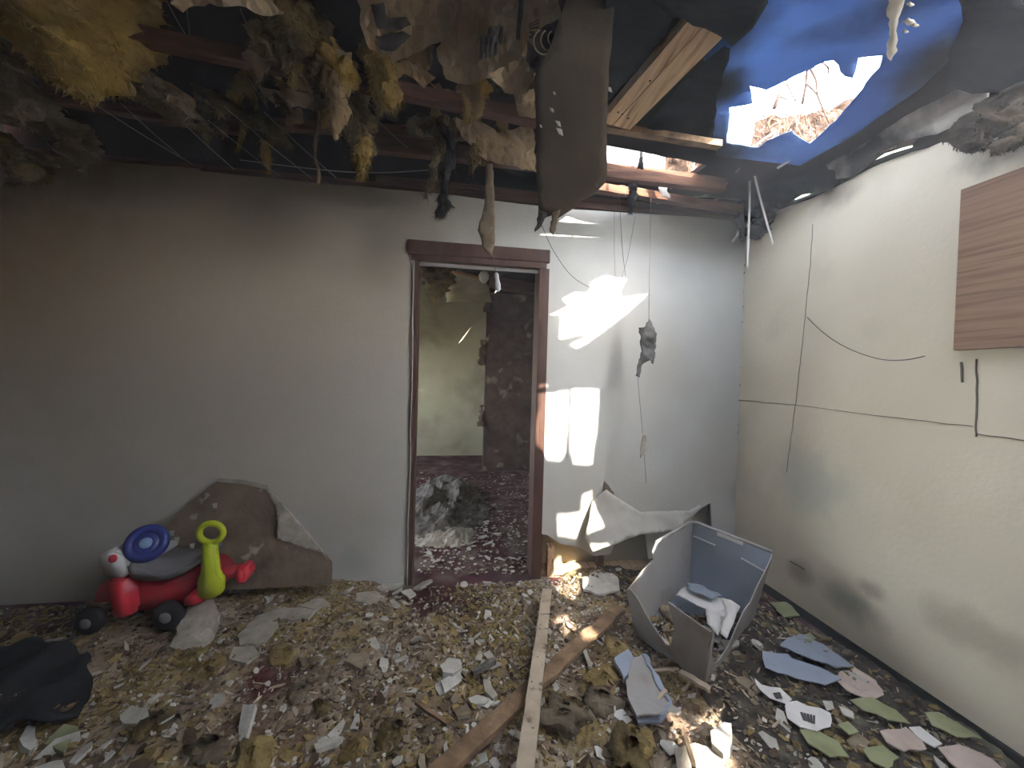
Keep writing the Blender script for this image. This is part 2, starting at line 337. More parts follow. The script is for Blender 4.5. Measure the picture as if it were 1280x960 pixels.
hp_ = empty('hanging_paper', PR(1120, 30, -.06), 'pale torn paper strip with small scraps hanging at the top right of the hole', 'paper')
sheet('strip', [PR(x, y, -.05) for x, y in [(1108, -10), (1132, -10), (1126, 14), (1120, 40), (1122, 62), (1114, 75), (1108, 66), (1112, 36)]], m_lace, hp_, th=.004, step=.02, jag=.004, amp=.02)
for x, y, r_ in ((1138, 4, 5), (1136, 26, 8), (1144, 30, 5), (1132, 38, 4)): sheet('scrap', [PR(x-r_, y, -.05), PR(x, y-r_*.6, -.05), PR(x+r_, y+1, -.05), PR(x, y+r_*.6, -.05)], m_lace, hp_, th=.004, step=.01, jag=.002)
# back wall with doorway and the torn foot right of the door
dl, dr = -.248, .528; dtop = PY(595, 325).z
zc = PY(917, 700).z
torn = [PY(*q) for q in [(684, 722), (684, 668), (700, 679), (722, 682), (742, 694), (762, 692), (772, 667), (806, 667), (809, 697), (835, 700), (860, 690), (864, 641), (887, 628), (889, 662), (905, 700)]]
outl = [V((XL-.1, D, 0)), V((dl, D, 0)), V((dl, D, dtop)), V((dr, D, dtop)), V((dr, D, PY(668, 640).z)), PY(672, 666)]+torn[1:-1]+[V((torn[-1].x, D, 0)), V((XR+.1, D, 0)), V((XR+.1, D, ZT+.01)),
        PY(870, 272), PY(707, 262), PY(670, 258), PY(557, 244), PY(400, 230), PY(253, 215), PY(250, 212), PY(106, 200), V((XL-.1, D, ZT+.01))]
outl = [V((p.x, D, max(0, p.z))) for p in outl]
wb = sheet('wall_back', outl, m_wb, th=-.012, step=.09, jag=.002, smooth=False)
# outline winds clockwise seen from the room: thickness goes behind
struct(wb)
k = MB().aabb((XL-.1, D+.10, 0), (dl, D+.112, ZT)).aabb((dr, D+.10, 0), (XR+.1, D+.112, ZT)).aabb((dl, D+.10, dtop), (dr, D+.112, ZT))
struct(k.out('wall_back_inner', m_nwall))
studs = empty('wall_studs', (.6, D+.05, 0), 'dark brown wall studs bared where the plaster is torn right of the door', 'studs')
for x in (.575, 1.0, 1.42, 1.85): MB().aabb((x-.019, D+.014, 0), (x+.019, D+.098, ZT)).out('stud', m_wood_old, studs)
MB().aabb((.54, D+.014, 0), (XR, D+.098, .038)).out('bottom_plate', m_wood_y, studs)
# right wall, torn along its top; holes added out of view shape the sun patches
def RW(y, z): return V((XR, y, z))
fl1 = [back_right(p) for p in [PZ(686, 700, .03), PZ(722, 700, .03), PZ(726, 742, .03), PZ(716, 752, .03), PZ(698, 738, .03)]]
fl2 = [back_right(p) for p in [PZ(686, 776, .03), PZ(708, 768, .03), PZ(724, 800, .03), PZ(706, 806, .03)]]
fl3 = [back_right(p) for p in [PZ(818, 892, .05), PZ(838, 896, .05), PZ(868, 915, .05), PZ(908, 965, .05), PZ(838, 968, .05), PZ(834, 925, .05)]]
fl4 = [back_right(p) for p in [PY(694, 670), PY(693, 645), PY(722, 641), PY(724, 620), PY(740, 614), PY(752, 640), PY(744, 664), PY(720, 674)]]
fl5 = [back_right(p) for p in [PZ(878, 905, .08), PZ(912, 880, .08), PZ(915, 905, .08), PZ(900, 935, .08)]]
topR = [PX(*q) for q in [(1255, 158), (1228, 160), (1215, 165), (1190, 172), (1160, 185), (1140, 190), (1100, 205), (1085, 212), (1060, 226), (1040, 236), (1015, 248), (985, 258)]]
rt = [RW(-2.1, 0), RW(D+.1, 0), RW(D+.1, ZT)]+[RW(p.y, min(p.z, zroof(XR)-.01)) for p in reversed(topR)]+[RW(.93, 2.49), RW(-2.1, 2.49)]
holes_r = []
for h in (fl1, fl2, fl3, fl4, fl5):
    holes_r.append(h)
for q in (patchA, patchB):
    h = clip([back_right(p) for p in q], lambda p: p.z-2.60, 0)
    if len(h) > 2: holes_r.append(h)
wr = sheet('wall_right', rt, m_wr, th=-.012, step=.09, jag=.003, holes=holes_r, smooth=False); struct(wr)
struct(MB().aabb((XL-.06, -2.1, 0), (XL, D, 3.62)).out('wall_left', m_wbl))
fas = [V((XR+.03, -.0+1.02, 2.15)), V((XR+.03, D+.2, 2.15)), V((XR+.03, D+.2, 2.50)), V((XR+.03, 1.02, 2.50))]
slv = [[PX(*q, XR+.03) for q in h] for h in ([(1088, 198), (1112, 186), (1142, 178), (1143, 184), (1116, 192), (1092, 202)], [(984, 252), (992, 244), (1016, 238), (1014, 243), (996, 250)])]
struct(sheet('trim_1', fas, m_attic, th=.01, step=.05, jag=.0, holes=slv, smooth=False))
m_sunpanel = flat('added translucent panel', (.85, .9, .82), .6, .2, trans=.8)
struct(MB().aabb((XR+.10, 1.05, 2.05), (XR+.115, D+.3, 2.72)).out('added_sun_panel', m_sunpanel))  # pale panel added outside to stop sun streaks yet keep the slits bright
# closed, unseen wall behind the camera, in dark timber to cut bounce light
struct(MB().aabb((XL-.1, -2.22, 0), (XR+.1, -2.1, 2.44)).out('wall_front', m_wood_old))
g_ = MB().add([V((XL-.1, -2.2, 2.44)), V((XR, -2.2, 2.44)), V((XL-.1, -2.2, 3.6)), V((XL-.1, -2.12, 2.44)), V((XR, -2.12, 2.44)), V((XL-.1, -2.12, 3.6))], [(0, 1, 2), (5, 4, 3), (0, 3, 4, 1), (1, 4, 5, 2), (2, 5, 3, 0)])
struct(g_.out('wall_front_gable', m_attic))
# unseen wall added on the roof to keep sun off the sky opening
struct(MB().aabb((-1.2, -.75, zroof(0)+.0), (2.25, -.6, 3.52)).out('added_sun_screen', m_dirtbox))
g_ = MB().add([V((XL-.1, D+.06, ZT)), V((.6, D+.06, ZT)), V((.6, D+.06, 2.55)), V((XL-.1, D+.06, 3.5)), V((XL-.1, D+.1, ZT)), V((.6, D+.1, ZT)), V((.6, D+.1, 2.55)), V((XL-.1, D+.1, 3.5))], [(0, 1, 2, 3), (7, 6, 5, 4), (0, 4, 5, 1), (1, 5, 6, 2), (2, 6, 7, 3), (3, 7, 4, 0)])
struct(g_.out('wall_attic', m_attic))
struct(MB().aabb((.6, D+.10, ZT), (XR+.05, D+.125, zroof(.6)+.03)).out('wall_attic_right', m_attic))
struct(MB().aabb((XR+.05, D+.10, 0), (2.6, D+.2, 2.47)).out('wall_far_front', m_dirtbox))
struct(MB().aabb((XL-.1, -2.1, -.03), (XR+.1, 7, 0)).out('floor', m_carpet))
struct(MB().aabb((-30, -30, -.2), (30, 30, -.05)).out('ground_outside', m_ground))
# far room
FY = 6.3
struct(MB().aabb((-2.5, FY, 0), (2.6, FY+.1, 3.6)).out('wall_far_room', m_nwall))
struct(MB().aabb((-2.5, D+.112, 0), (-2.4, 3.4, 3.6)).aabb((-2.5, 5.0, 0), (-2.4, FY, 3.6)).aabb((-2.5, 3.4, 0), (-2.4, 5.0, .8)).aabb((-2.5, 3.4, 2.0), (-2.4, 5.0, 3.6)).out('wall_far_left', m_nwall))  # opening added out of view to let sky light into the far room
struct(MB().aabb((2.5, D+.112, 0), (2.6, FY, 2.46)).out('wall_far_right', m_nwall))
cy = 5.3; cxl = PY(607, 450, cy).x
ch = MB().aabb((cxl, cy, 0), (cxl+1.1, cy+.12, 2.45)).out('wall_partition', m_chim); struct(ch)
for i, (x, y, ww, hh) in enumerate([(603, 440, .05, .35), (601, 520, .04, .3), (609, 380, .06, .2)]):
    p = PY(x, y, cy-.01); sheet('torn_paper', [p+V((-ww, 0, -hh/2)), p+V((ww, -.02, -hh/2)), p+V((ww, 0, hh/2)), p+V((-ww*.4, 0, hh/2))], m_chim, ch, th=.004, step=.03, jag=.02, amp=.02, seed=i)

# door frame: jambs, head, casing
dfr = MB().aabb((dl-.012, D-.02, 0), (dl+.012, D+.13, dtop)).out('door_1', m_trim); struct(dfr)
MB().aabb((dr-.012, D-.02, 0), (dr+.016, D+.13, dtop)).out('jamb', m_trim, dfr)
MB().aabb((dl-.012, D-.02, dtop-.012), (dr+.016, D+.13, dtop+.01)).out('head', m_trim, dfr)
hz = PY(595, 311).z
b = bevel(MB().aabb((dl-.055, D-.035, dtop+.005), (dr+.05, D-.0, hz+.018)).out('header_casing', m_trim, dfr), .006)
MB().aabb((dl-.03, D-.028, dtop-.03), (dr+.03, D-.002, dtop+.005)).out('header_casing_lower', m_trim, dfr)
MB().aabb((dl+.012, D+.02, dtop-.045), (dr-.012, D+.05, dtop-.03)).out('door_stop', m_white, dfr)
s = MB().tube([V((dl-.014, D-.022, z))+noise.noise_vector(V((0, 0, z*6)))*.006 for z in [i*.06 for i in range(int(dtop/.06)+1)]], .005, 6).out('weather_strip', m_metal, dfr, True)
sheet('torn_edge', [V((dl-.055, D-.003, 0)), V((dl-.012, D-.003, 0)), V((dl-.012, D-.003, dtop)), V((dl-.03, D-.003, dtop))], m_pale, dfr, th=.004, step=.04, jag=.008, seed=3)
MB().aabb((dr+.016, D-.022, .0), (dr+.05, D-.002, dtop-.03)).out('casing', m_trim, dfr)
# baseboards
MB().aabb((XR-.014, .2, 0), (XR, D, .045)).out('baseboard_right', m_black)['kind'] = 'structure'

# cracks and seams on the right wall
def wallstrip(pts, wd, X=XR-.002):
    mb = MB(); q = [PX(*p, X) for p in pts]
    return mb.tube([a+V((0, noise.noise(a*20)*.004, noise.noise(a*17)*.004)) for i in range(len(q)-1) for a in [q[i].lerp(q[i+1], t/12) for t in range(12)]]+[q[-1]], wd, 5)
wallstrip([(923, 500), (1010, 508), (1100, 520), (1216, 533)], .0016).out('crack', m_crack, wr)
wallstrip([(1222, 542), (1290, 552)], .002).out('crack', m_crack, wr)
wallstrip([(1016, 280), (1012, 340), (1004, 420), (995, 500), (983, 590)], .0014).out('crack', m_crack, wr)
wallstrip([(1220, 448), (1221, 500), (1220, 546)], .003).out('crack', m_crack, wr)
wallstrip([(1201, 452), (1203, 478)], .004).out('crack', m_crack, wr)
wallstrip([(988, 702), (1006, 712)], .0035).out('crack', m_crack, wr)
mb = MB()
for i in range(26):
    z = 2.1-i*.055+random.uniform(-.03, .03)
    if z < .5: continue
    p = V((XR-.004, D-.004, z))
    mb.tube([p+V((random.uniform(-.012, .004), 0, 0)), p+V((0, 0, random.uniform(.01, .03))), p+V((0, random.uniform(-.02, 0), .03))], random.uniform(.001, .0045), 5)
mb.out('corner_chips', m_crack, wb)['kind'] = 'stuff'
mb = MB(); q = [(668, 269), (700, 268), (730, 271), (770, 274), (810, 279), (850, 284), (915, 290)]
mb.tube([PY(x, y+noise.noise(V((x*.05, 0, 0)))*2, D-.003) for x, y in q], .002, 5); mb.out('tape_seam', m_crack, wb)

# wooden panel over the window on the right wall
pn = [PX(1206, 241), PX(1201, 438)]; py = 1.247
pw = bevel(MB().aabb((XR-.03, .68, 1.453), (XR-.003, py, 2.079)).out('window_panel', m_panel), .003, 2)
tag(pw, 'brown wood grain panel boarding the window on the cream wall', 'panel')

# ------------------------------------------------------------------ roof timbers
def timber(name, p0, p1, wd, ht, mat, label, parent=None, seg=10, wob=.004, group=None):
    o = MB().beam(p0, p1, wd, ht, seg, wob).out(name, mat, parent)
    if not parent: tag(o, label, 'beam', group)
    return o
tp = empty('top_plate', (0, D+.05, ZT), 'doubled brown timber plate along the top of the back wall', 'beam')
MB().beam((XL, D+.052, ZT+.026), (XR, D+.052, ZT+.026), .09, .038, 20, .003).out('plank', m_wood_old, tp)
MB().beam((-.5, D+.052, ZT+.068), (XR, D+.052, ZT+.066), .085, .036, 14, .004).out('plank', m_wood_old, tp)
timber('ceiling_joist', PY(470, 180, 2.02), PY(905, 232, 2.08), .045, .075, m_wood_old, 'brown joist just in front of the wall top, passing behind the hanging board')
timber('ceiling_joist', PY(120, 34, 1.5), PY(672, 150, 1.62), .045, .05, m_wood_old, 'long reddish joist crossing the upper left under the roof')
timber('ceiling_joist', PY(200, 148, 2.0), PY(640, 172, 2.05), .04, .045, m_wood_old, 'dark joist behind the dangling yellow insulation')
timber('ceiling_joist', PY(-20, 105, 1.9), PY(300, 160, 2.0), .04, .06, m_wood_old, 'dark joist at the far left below the big yellow clump')
timber('ceiling_joist', PY(700, 228, 2.2), PY(925, 262, 2.25), .05, .045, m_wood_old, 'brown joist under the bright gap above the wall')
timber('roof_batten', PR(745, 157, -.05), PR(900, 181, -.05), .04, .03, m_wood_r, 'sooty batten ending below the jagged roof hole')
timber('roof_batten', PY(752, 222, 2.3), PY(885, 236, 2.3), .04, .02, m_wood_b, 'thin sunlit batten under the bright gap above the wall')
# broad rafter in two boards
zb = lambda p: p
a0 = PR(776, 146, -.05); a1 = PR(882, 30, -.05)
rf = empty('rafter', a0, 'broad pale wooden rafter of two boards slanting down from the top', 'beam')
dirr = (a1-a0).normalized(); side = dirr.cross(V((0, 0, 1))).normalized()
for off, wd in ((-.030, .092), (.048, .058)):
    o = MB().beam(a0+side*off-dirr*.04, a1+side*off+dirr*.12, wd, .04, 8, .001).out('board', m_wood_y, rf); bevel(o, .002, 2)
for t, o_ in ((.06, -.02), (.09, .02), (.1, .045), (.5, .03)):
    p = a0.lerp(a1, t)+side*o_-V((0, 0, .0205)); MB().lathe(p, (0, 0, -1), [(0, .005), (.002, .003)], 8).out('knot', m_black, rf)
# dark felt hanging around the rafter
def felt(name, px, mat, label, cat, Yf=None, **k):
    kk = dict(th=.004, step=.04, jag=.008, amp=.03, freq=3.5); kk.update(k)
    pts = [(PY(q[0], q[1], q[2]) if len(q) > 2 and q[2] > 0 else PR(q[0], q[1], q[2] if len(q) > 2 else Yf)) for q in px]
    pts = [p if p.x < XR-.02 else PX(q[0], q[1], XR-.02) for p, q in zip(pts, px)]
    return tag(sheet(name, pts, mat, **kk), label, cat)
felt('roofing_felt', [(757, 20, -.05), (762, -30, -.05), (850, -30, -.03), (840, 22, -.02), (800, 78, -.02), (757, 128, -.03)], m_felt, 'black roofing felt sagging left of the pale rafter', 'felt', seed=2)
felt('roofing_felt', [(860, -40, -.12), (945, -40, -.10), (960, 0, -.09), (940, 28, -.085), (914, 52, -.09), (882, 36, -.12), (838, 24, -.13), (805, -5, -.12), (800, -40, -.12)], m_felt, 'black crumpled felt covering the top end of the rafter', 'felt', seed=3, amp=.02)
felt('roofing_felt', [(850, 108, -.02), (905, 62, -.02), (912, 66, -.02), (902, 100, -.02), (894, 136, -.02), (890, 176, -.02), (860, 172, -.02), (805, 162, -.02), (818, 138, -.02)], m_felt, 'dark grey felt between the pale rafter and the roof hole', 'felt', seed=5)
felt('roofing_felt', [(925, 190, 1.95), (1010, 182, 1.85), (1050, 165, 1.75), (1062, 205, 1.9), (1040, 235, 2.0), (985, 252, 2.25), (930, 248, 2.25), (895, 215, 2.15), (880, 190, 2.0)], m_felt, 'blue-black felt drooping below the roof hole over the corner', 'felt', seed=6, amp=.02)
felt('roofing_felt', [(1205, -40, -.03), (1240, -40, -.03), (1290, 10, -.03), (1310, 60, -.04), (1285, 120, -.06), (1215, 118, -.08), (1180, 112, -.07), (1185, 70, -.04), (1198, 40, -.03)], m_felt, 'dark felt hanging at the upper right above the panel', 'felt', seed=8, amp=.02)
o = felt('ceiling_board', [(1035, 225, 1.98), (1032, 185, 1.80), (1080, 160, 1.62), (1130, 135, 1.42), (1200, 110, 1.25), (1238, 112, 1.18), (1236, 128, 1.2), (1205, 150, 1.28), (1170, 168, 1.4), (1140, 176, 1.52), (1100, 196, 1.66), (1060, 222, 1.86)], m_ceilb, 'stained pale ceiling board sagging along the top of the cream wall', 'board', seed=9, amp=.012, th=.01)
tag(sheet('rafter_sliver', [PX(1098, 188, XR-.05), PX(1150, 172, XR-.05), PX(1140, 182, XR-.05), PX(1090, 197, XR-.05)], m_brush, th=.01, step=.04, jag=.004), 'thin reddish splinter above a bright slit over the cream wall', 'splinter')
# outside, seen through the gaps
tag(MB().aabb(V((PY(756, 235, 3.6).x, 3.6, 2.55)), PY(756, 235, 3.6)+V((.62, .05, .60))).out('siding_panel', m_siding), 'pale weathered panel seen through the gap above the wall', 'panel')
tag(sheet('siding_panel', [PY(914, 135, 2.0), PY(946, 140, 2.0), PY(938, 186, 2.0), PY(906, 181, 2.0)], m_siding, th=-.01, step=.03, jag=.001, seed=2), 'small cracked white panel at the left edge of the roof hole', 'panel')
vs, fs = sheet_data([V((PY(825, 240, 3.9).x, 3.9, 2.5)), V((PY(935, 255, 3.9).x, 3.9, 2.5)), PY(935, 240, 3.9), PY(935, 190, 4.1), PY(880, 188, 4.1), PY(825, 192, 4.1)], th=.1, step=.04, jag=.03, amp=.15, freq=4)
tag(mesh('rubble_bank', vs, fs, m_brush), 'rusty brown rubble beyond the gap above the wall', 'rubble')
vs, fs = sheet_data([V((PY(925, 200, 2.5).x, 2.45, 2.52)), V((XR, 2.45, 2.50)), PY(1090, 210, 2.5), PY(1095, 140, 2.62), PY(1062, 126, 2.7), PY(1030, 136, 2.7), PY(985, 146, 2.7), PY(950, 150, 2.7), PY(925, 160, 2.6)], th=.05, step=.03, jag=.02, amp=.06, freq=9)
brush = empty('brush_heap', PY(1000, 180, 2.5), 'tangled brown brush heaped on the roof beyond the jagged hole', 'brush')
mesh('heap', vs, fs, m_brush, brush)
rnd = random.Random(3); mb = MB(); mb2 = MB()
for i in range(130):
    p = PY(rnd.uniform(935, 1080), rnd.uniform(136, 185), rnd.uniform(2.35, 2.5)); q = p+V((rnd.uniform(-.1, .1), rnd.uniform(-.05, .05), rnd.uniform(-.1, .1)))
    (mb if i % 2 else mb2).tube([p, p.lerp(q, .5)+V((0, 0, rnd.uniform(-.02, .02))), q], [.004, .003, .002], 4)
mb.out('twigs', m_bark, brush)['kind'] = 'stuff'; mb2.out('pale_twigs', m_wood_r, brush)['kind'] = 'stuff'
brn = empty('bare_branch', PY(1000, 130, 2.3), 'bare dark branches against the white sky in the roof hole', 'branch')
def branch(pts, r, Y=2.36):
    r *= 1.7; q = [PY(x, y, Y+noise.noise(V((x*.1, y*.1, 0)))*.1) for x, y in pts]
    MB().tube(q, [r*(1-.6*i/len(q)) for i in range(len(q))], 6).out('branch', m_bark, brn, True)
for pts, r in [([(968, 135), (974, 118), (984, 100)], .008), ([(1003, 130), (1007, 108), (1009, 85), (1015, 80)], .006), ([(1012, 84), (1020, 100), (1022, 120), (1030, 140), (1037, 155)], .005),
               ([(1008, 105), (1016, 112), (1024, 122)], .004), ([(972, 120), (985, 125), (1000, 126)], .003), ([(1028, 78), (1035, 84), (1036, 92), (1028, 100), (1040, 102)], .004),
               ([(982, 102), (990, 118), (996, 128)], .003), ([(1010, 88), (1018, 84), (1026, 90)], .003)]: branch(pts, r)

# ------------------------------------------------------------------ insulation and papers hanging from the joists
def fluff_data(path, rads, seed=0, n=30, amp=.55, fib=120, flen=.035, flatten=1.0):
    fib = fib*5; L_ = sum((path[i+1]-path[i]).length for i in range(len(path)-1))
    rnd = random.Random(seed); path = [V(p) for p in path]; P = []; R_ = []
    for i in range(len(path)-1):
        L = (path[i+1]-path[i]).length; k_ = max(2, int(L/.009))
        for j in range(k_): P.append(path[i].lerp(path[i+1], j/k_)); R_.append(rads[i]+(rads[i+1]-rads[i])*j/k_)
    P.append(path[-1]); R_.append(rads[-1])
    vs = []; fs = []
    for i, p in enumerate(P):
        p = p+noise.noise_vector(p*9+V((seed, 0, 0)))*.02
        for k_ in range(n):
            t = 2*math.pi*k_/n; dd = V((math.cos(t), math.sin(t)*flatten, 0))
            q = p+dd*R_[i]; s_ = 1+amp*(noise.noise(q*14+V((seed, 0, 0)))*1.4+noise.noise(q*32)*.9+noise.noise(q*80)*.5)
            vs.append(p+dd*(R_[i]*max(.15, s_))+V((0, 0, noise.noise(q*22)*.02)))
    for i in range(len(P)-1):
        for k_ in range(n): fs.append((i*n+k_, i*n+(k_+1) % n, (i+1)*n+(k_+1) % n, (i+1)*n+k_))
    fs += [tuple(range(n)), tuple((len(P)-1)*n+k_ for k_ in range(n-1, -1, -1))]
    nv = len(vs)
    for _ in range(fib):
        a = vs[rnd.randrange(nv)]; d = V((rnd.uniform(-1, 1), rnd.uniform(-1, 1), rnd.uniform(-1.6, .3))).normalized()*flen*rnd.uniform(.3, 1)
        b_ = V((rnd.uniform(-1, 1), rnd.uniform(-1, 1), 0))*.003; i0 = len(vs); vs += [a-b_, a+b_, a+d]; fs.append((i0, i0+1, i0+2))
    return vs, fs
def fluff(px, rads, mat, label, seed=0, Y=None, parent=None, name='insulation_clump', cat='insulation', **k):
    pts = [PY(q[0], q[1], q[2] if len(q) > 2 else Y) for q in px]
    vs, fs = fluff_data(pts, rads, seed, **k); o = mesh(name, vs, fs, mat, parent, True)
    if not parent: tag(o, label, cat)
    return o
fluff([(80, -30), (85, 20), (95, 60), (105, 95), (100, 118)], [.20, .20, .16, .10, .03], m_fluff, 'large yellow insulation clump bulging at the upper left', 1, 1.5, amp=.35, fib=500)
fluff([(20, -20), (15, 30), (40, 70), (75, 100)], [.17, .16, .10, .03], m_fluffd, 'dark dirty insulation in the top left corner', 2, 1.55, fib=300)
fluff([(120, 85), (170, 108), (220, 135), (250, 150)], [.05, .09, .08, .03], m_fluffg, 'grey brown batt trailing right of the large yellow clump', 3, 1.7, amp=.35, fib=200)
fluff([(-10, 95), (10, 115), (8, 150)], [.10, .08, .04], m_fluffg, 'pale brown scrap at the left frame edge under the dark insulation', 4, 1.7)
fluff([(62, 150), (85, 165), (100, 195), (102, 210)], [.08, .10, .06, .015], m_fluffg, 'dusty brown lump hanging over the left end of the wall top', 5, 2.1)
fluff([(0, 180), (20, 195), (35, 215), (20, 228)], [.10, .10, .06, .02], m_fluffd, 'sooty insulation lump at the left wall corner', 6, 2.1)
fluff([(318, 85), (305, 95), (298, 115), (290, 130)], [.02, .035, .03, .015], m_fluff, 'small bright yellow tuft left of centre', 7, 1.8)
fluff([(245, 110), (258, 122), (280, 128), (300, 140), (320, 158)], [.02, .04, .035, .04, .02], m_fluffd, 'ragged olive tuft trailing right beside the grey brown batt', 8, 1.8)
fluff([(262, 130), (255, 150), (262, 178)], [.035, .04, .005], m_fluffd, 'dark pointed scrap hanging under the olive tuft', 9, 1.85)
fluff([(360, 0), (370, 30), (362, 62), (358, 85)], [.07, .09, .05, .01], m_fluffd, 'brown yellow batt with dripping tips at the top', 10, 1.45, fib=300)
fluff([(390, 20), (398, 60), (420, 90), (425, 118)], [.03, .06, .06, .02], m_fluff, 'yellow insulation strand beside the brown paper twist', 11, 1.5)
fluff([(470, 70), (478, 95), (482, 118), (482, 130)], [.03, .05, .06, .02], m_fluff, 'bright golden tuft hanging below the printed paper', 12, 1.5, fib=250)
fluff([(330, 150), (345, 165), (362, 180)], [.02, .035, .01], m_fluffd, 'thin olive tuft above the wall left of the door', 13, 1.9)
fluff([(435, 130), (445, 150), (448, 180), (452, 200), (450, 222)], [.04, .07, .05, .03, .006], m_fluffd, 'dark olive insulation with a drooping yellow tip', 14, 1.7, fib=250)
fluff([(458, 168), (455, 190), (451, 220)], [.015, .03, .005], m_fluff, 'bright yellow tip hanging above the wall left of the door', 15, 1.66)
fluff([(590, 95), (598, 115), (590, 140), (582, 152)], [.03, .055, .04, .01], m_fluff, 'yellow tuft under the folded printed paper', 16, 1.6)
fluff([(555, 150), (548, 190), (540, 215), (533, 245)], [.03, .03, .02, .004], m_fluffd, 'long olive strand hanging above the left corner of the door', 17, 1.8)
fluff([(562, 160), (562, 200), (558, 230), (553, 246)], [.025, .025, .018, .012], m_burnt, 'black charred strand ending in a knot above the door', 18, 1.78)
fluff([(552, 244), (556, 258), (550, 271)], [.015, .035, .012], m_burnt, 'black charred knot hanging above the left corner of the door', 19, 1.78, fib=80)
fluff([(960, 238), (962, 262), (958, 285), (966, 305)], [.07, .115, .10, .04], m_burnt, 'black charred bundle stuck in the top corner of the room', 20, 2.28, fib=300)
fluff([(925, 232), (925, 270), (928, 300)], [.02, .025, .008], m_burnt, 'thin charred strand left of the black bundle in the corner', 21, 2.28)
fluff([(1268, 125), (1240, 150), (1228, 175), (1222, 190)], [.08, .07, .05, .015], m_sootf, 'dark insulation tuft over the wood grain panel', 22, 1.12, fib=200, flen=.018)
fluff([(1285, 165), (1262, 178), (1248, 192)], [.05, .04, .01], m_sootf, 'brown wisp touching the wall above the wood grain panel', 23, 1.05, fib=100, flen=.018)
fluff([(790, 222), (792, 245), (788, 262)], [.02, .025, .006], m_burnt, 'grey charred wisp hanging right of the brown board', 24, 2.1)
fluff([(540, 205, 2.9), (540, 330, 2.9), (548, 352, 2.9), (540, 378, 2.9)], [.10, .13, .10, .02], m_fluffd, 'torn dark brown rag hanging inside the doorway', 25, 2.9, fib=200)
fluff([(415, 85), (412, 110), (425, 140), (420, 175)], [.03, .035, .03, .006], m_kraftd, 'brown paper twist dripping between yellow tufts', 26, 1.5, fib=40, name='paper_twist', cat='paper')
fluff([(398, 120), (394, 160), (393, 190), (396, 232)], [.012, .008, .006, .006], m_kraftd, 'thin brown shred reaching down to the wall top', 27, 1.85, fib=20, name='paper_twist', cat='paper')
fluff([(590, 100), (630, 112), (655, 108)], [.02, .045, .02], m_burnt, 'black insulation clump in the gap between the papers', 28, 1.7)
fluff([(535, 145), (520, 158), (545, 165)], [.02, .03, .01], m_fluffg, 'pale brown scrap beside the long olive strand', 29, 1.78)

def crease(a, b): return .02*abs(noise.noise(V((a*16, b*16, 5))))+.012*abs(noise.noise(V((a*38, b*30, 9))))
rndt = random.Random(21)
gt = 'small ragged insulation tufts hanging among the joists'
for i in range(46):
    if i < 30: x = rndt.uniform(240, 665); y = 118+(x-240)*.08+rndt.gauss(0, 26); Y = rndt.uniform(1.75, 2.0)
    else: x = rndt.uniform(300, 470); y = rndt.uniform(20, 110); Y = rndt.uniform(1.45, 1.6)
    L_ = rndt.uniform(12, 42); r_ = rndt.uniform(.012, .035); dx = rndt.uniform(-10, 14)
    vs, fs = fluff_data([PY(x, y, Y), PY(x+dx*.5, y+L_*.5, Y), PY(x+dx, y+L_, Y)], [r_*.5, r_, .003], 100+i, n=16, fib=40)
    tag(mesh('insulation_tuft', vs, fs, (m_fluff, m_fluffd, m_fluffo, m_kraftd)[rndt.choice((0, 1, 1, 2, 2, 3))], None, True), 'small ragged insulation tuft hanging among the joists', 'insulation', gt)
rndt = random.Random(8)
for i in range(26):
    x = rndt.choice((rndt.uniform(180, 560), rndt.uniform(700, 800))); y = rndt.uniform(800, 950); p = PZ(x, y, .06); r_ = rndt.uniform(.02, .05); a_ = rndt.uniform(0, 3.14)
    d_ = V((math.cos(a_), math.sin(a_)*.9, .12))*rndt.uniform(.03, .08)
    vs, fs = fluff_data([V((0, 0, -.02)), V((0, 0, r_*.5)), V((0, 0, r_*.9))], [r_, r_*1.1, r_*.3], 200+i, n=20, fib=40, flen=.025)
    for v in vs: v.x, v.y = p.x+v.x*1.5*math.cos(a_)-v.y*math.sin(a_), p.y+v.x*1.5*math.sin(a_)+v.y*math.cos(a_); v.z += .055
    tag(mesh('insulation_tuft', vs, fs, (m_fluffo, m_fluffg, m_fluffd)[i % 3], None, True), 'flattened insulation tuft lying on the rubble floor', 'insulation', 'insulation tufts on the rubble')
mk = dict(th=.0025, step=.018, jag=.006, amp=.035, freq=6, fn=crease, smooth=False)
def paper(px, mat, label, seed=1, **k):
    kk = dict(mk); kk.update(k)
    return tag(sheet('facing_paper', [PY(*q) for q in px], mat, seed=seed, **kk), label, 'paper')
pA = paper([(448, -20, 1.35), (578, -20, 1.4), (576, 18, 1.45), (552, 52, 1.5), (510, 72, 1.52), (488, 80, 1.52), (462, 62, 1.45), (450, 30, 1.4)], m_kraft, 'printed tan facing paper bulging down at the top, left sheet', 1)
pB = paper([(580, -20, 1.36), (690, -20, 1.3), (706, 30, 1.32), (690, 64, 1.36), (640, 88, 1.45), (585, 105, 1.52), (556, 98, 1.5), (545, 60, 1.48), (566, 30, 1.42)], m_kraft, 'large creased tan paper with dark print left of the brown board', 2)
paper([(612, 92, 1.42), (660, 66, 1.38), (672, 80, 1.38), (672, 104, 1.4), (655, 118, 1.44), (630, 116, 1.46)], m_kraft, 'folded tan paper lip under the large printed sheet', 3, amp=.05)
paper([(470, 80, 1.5), (510, 74, 1.5), (545, 96, 1.52), (530, 110, 1.54), (505, 92, 1.52), (480, 104, 1.5)], m_kraftd, 'brown crumpled paper edge below the left printed sheet', 4)
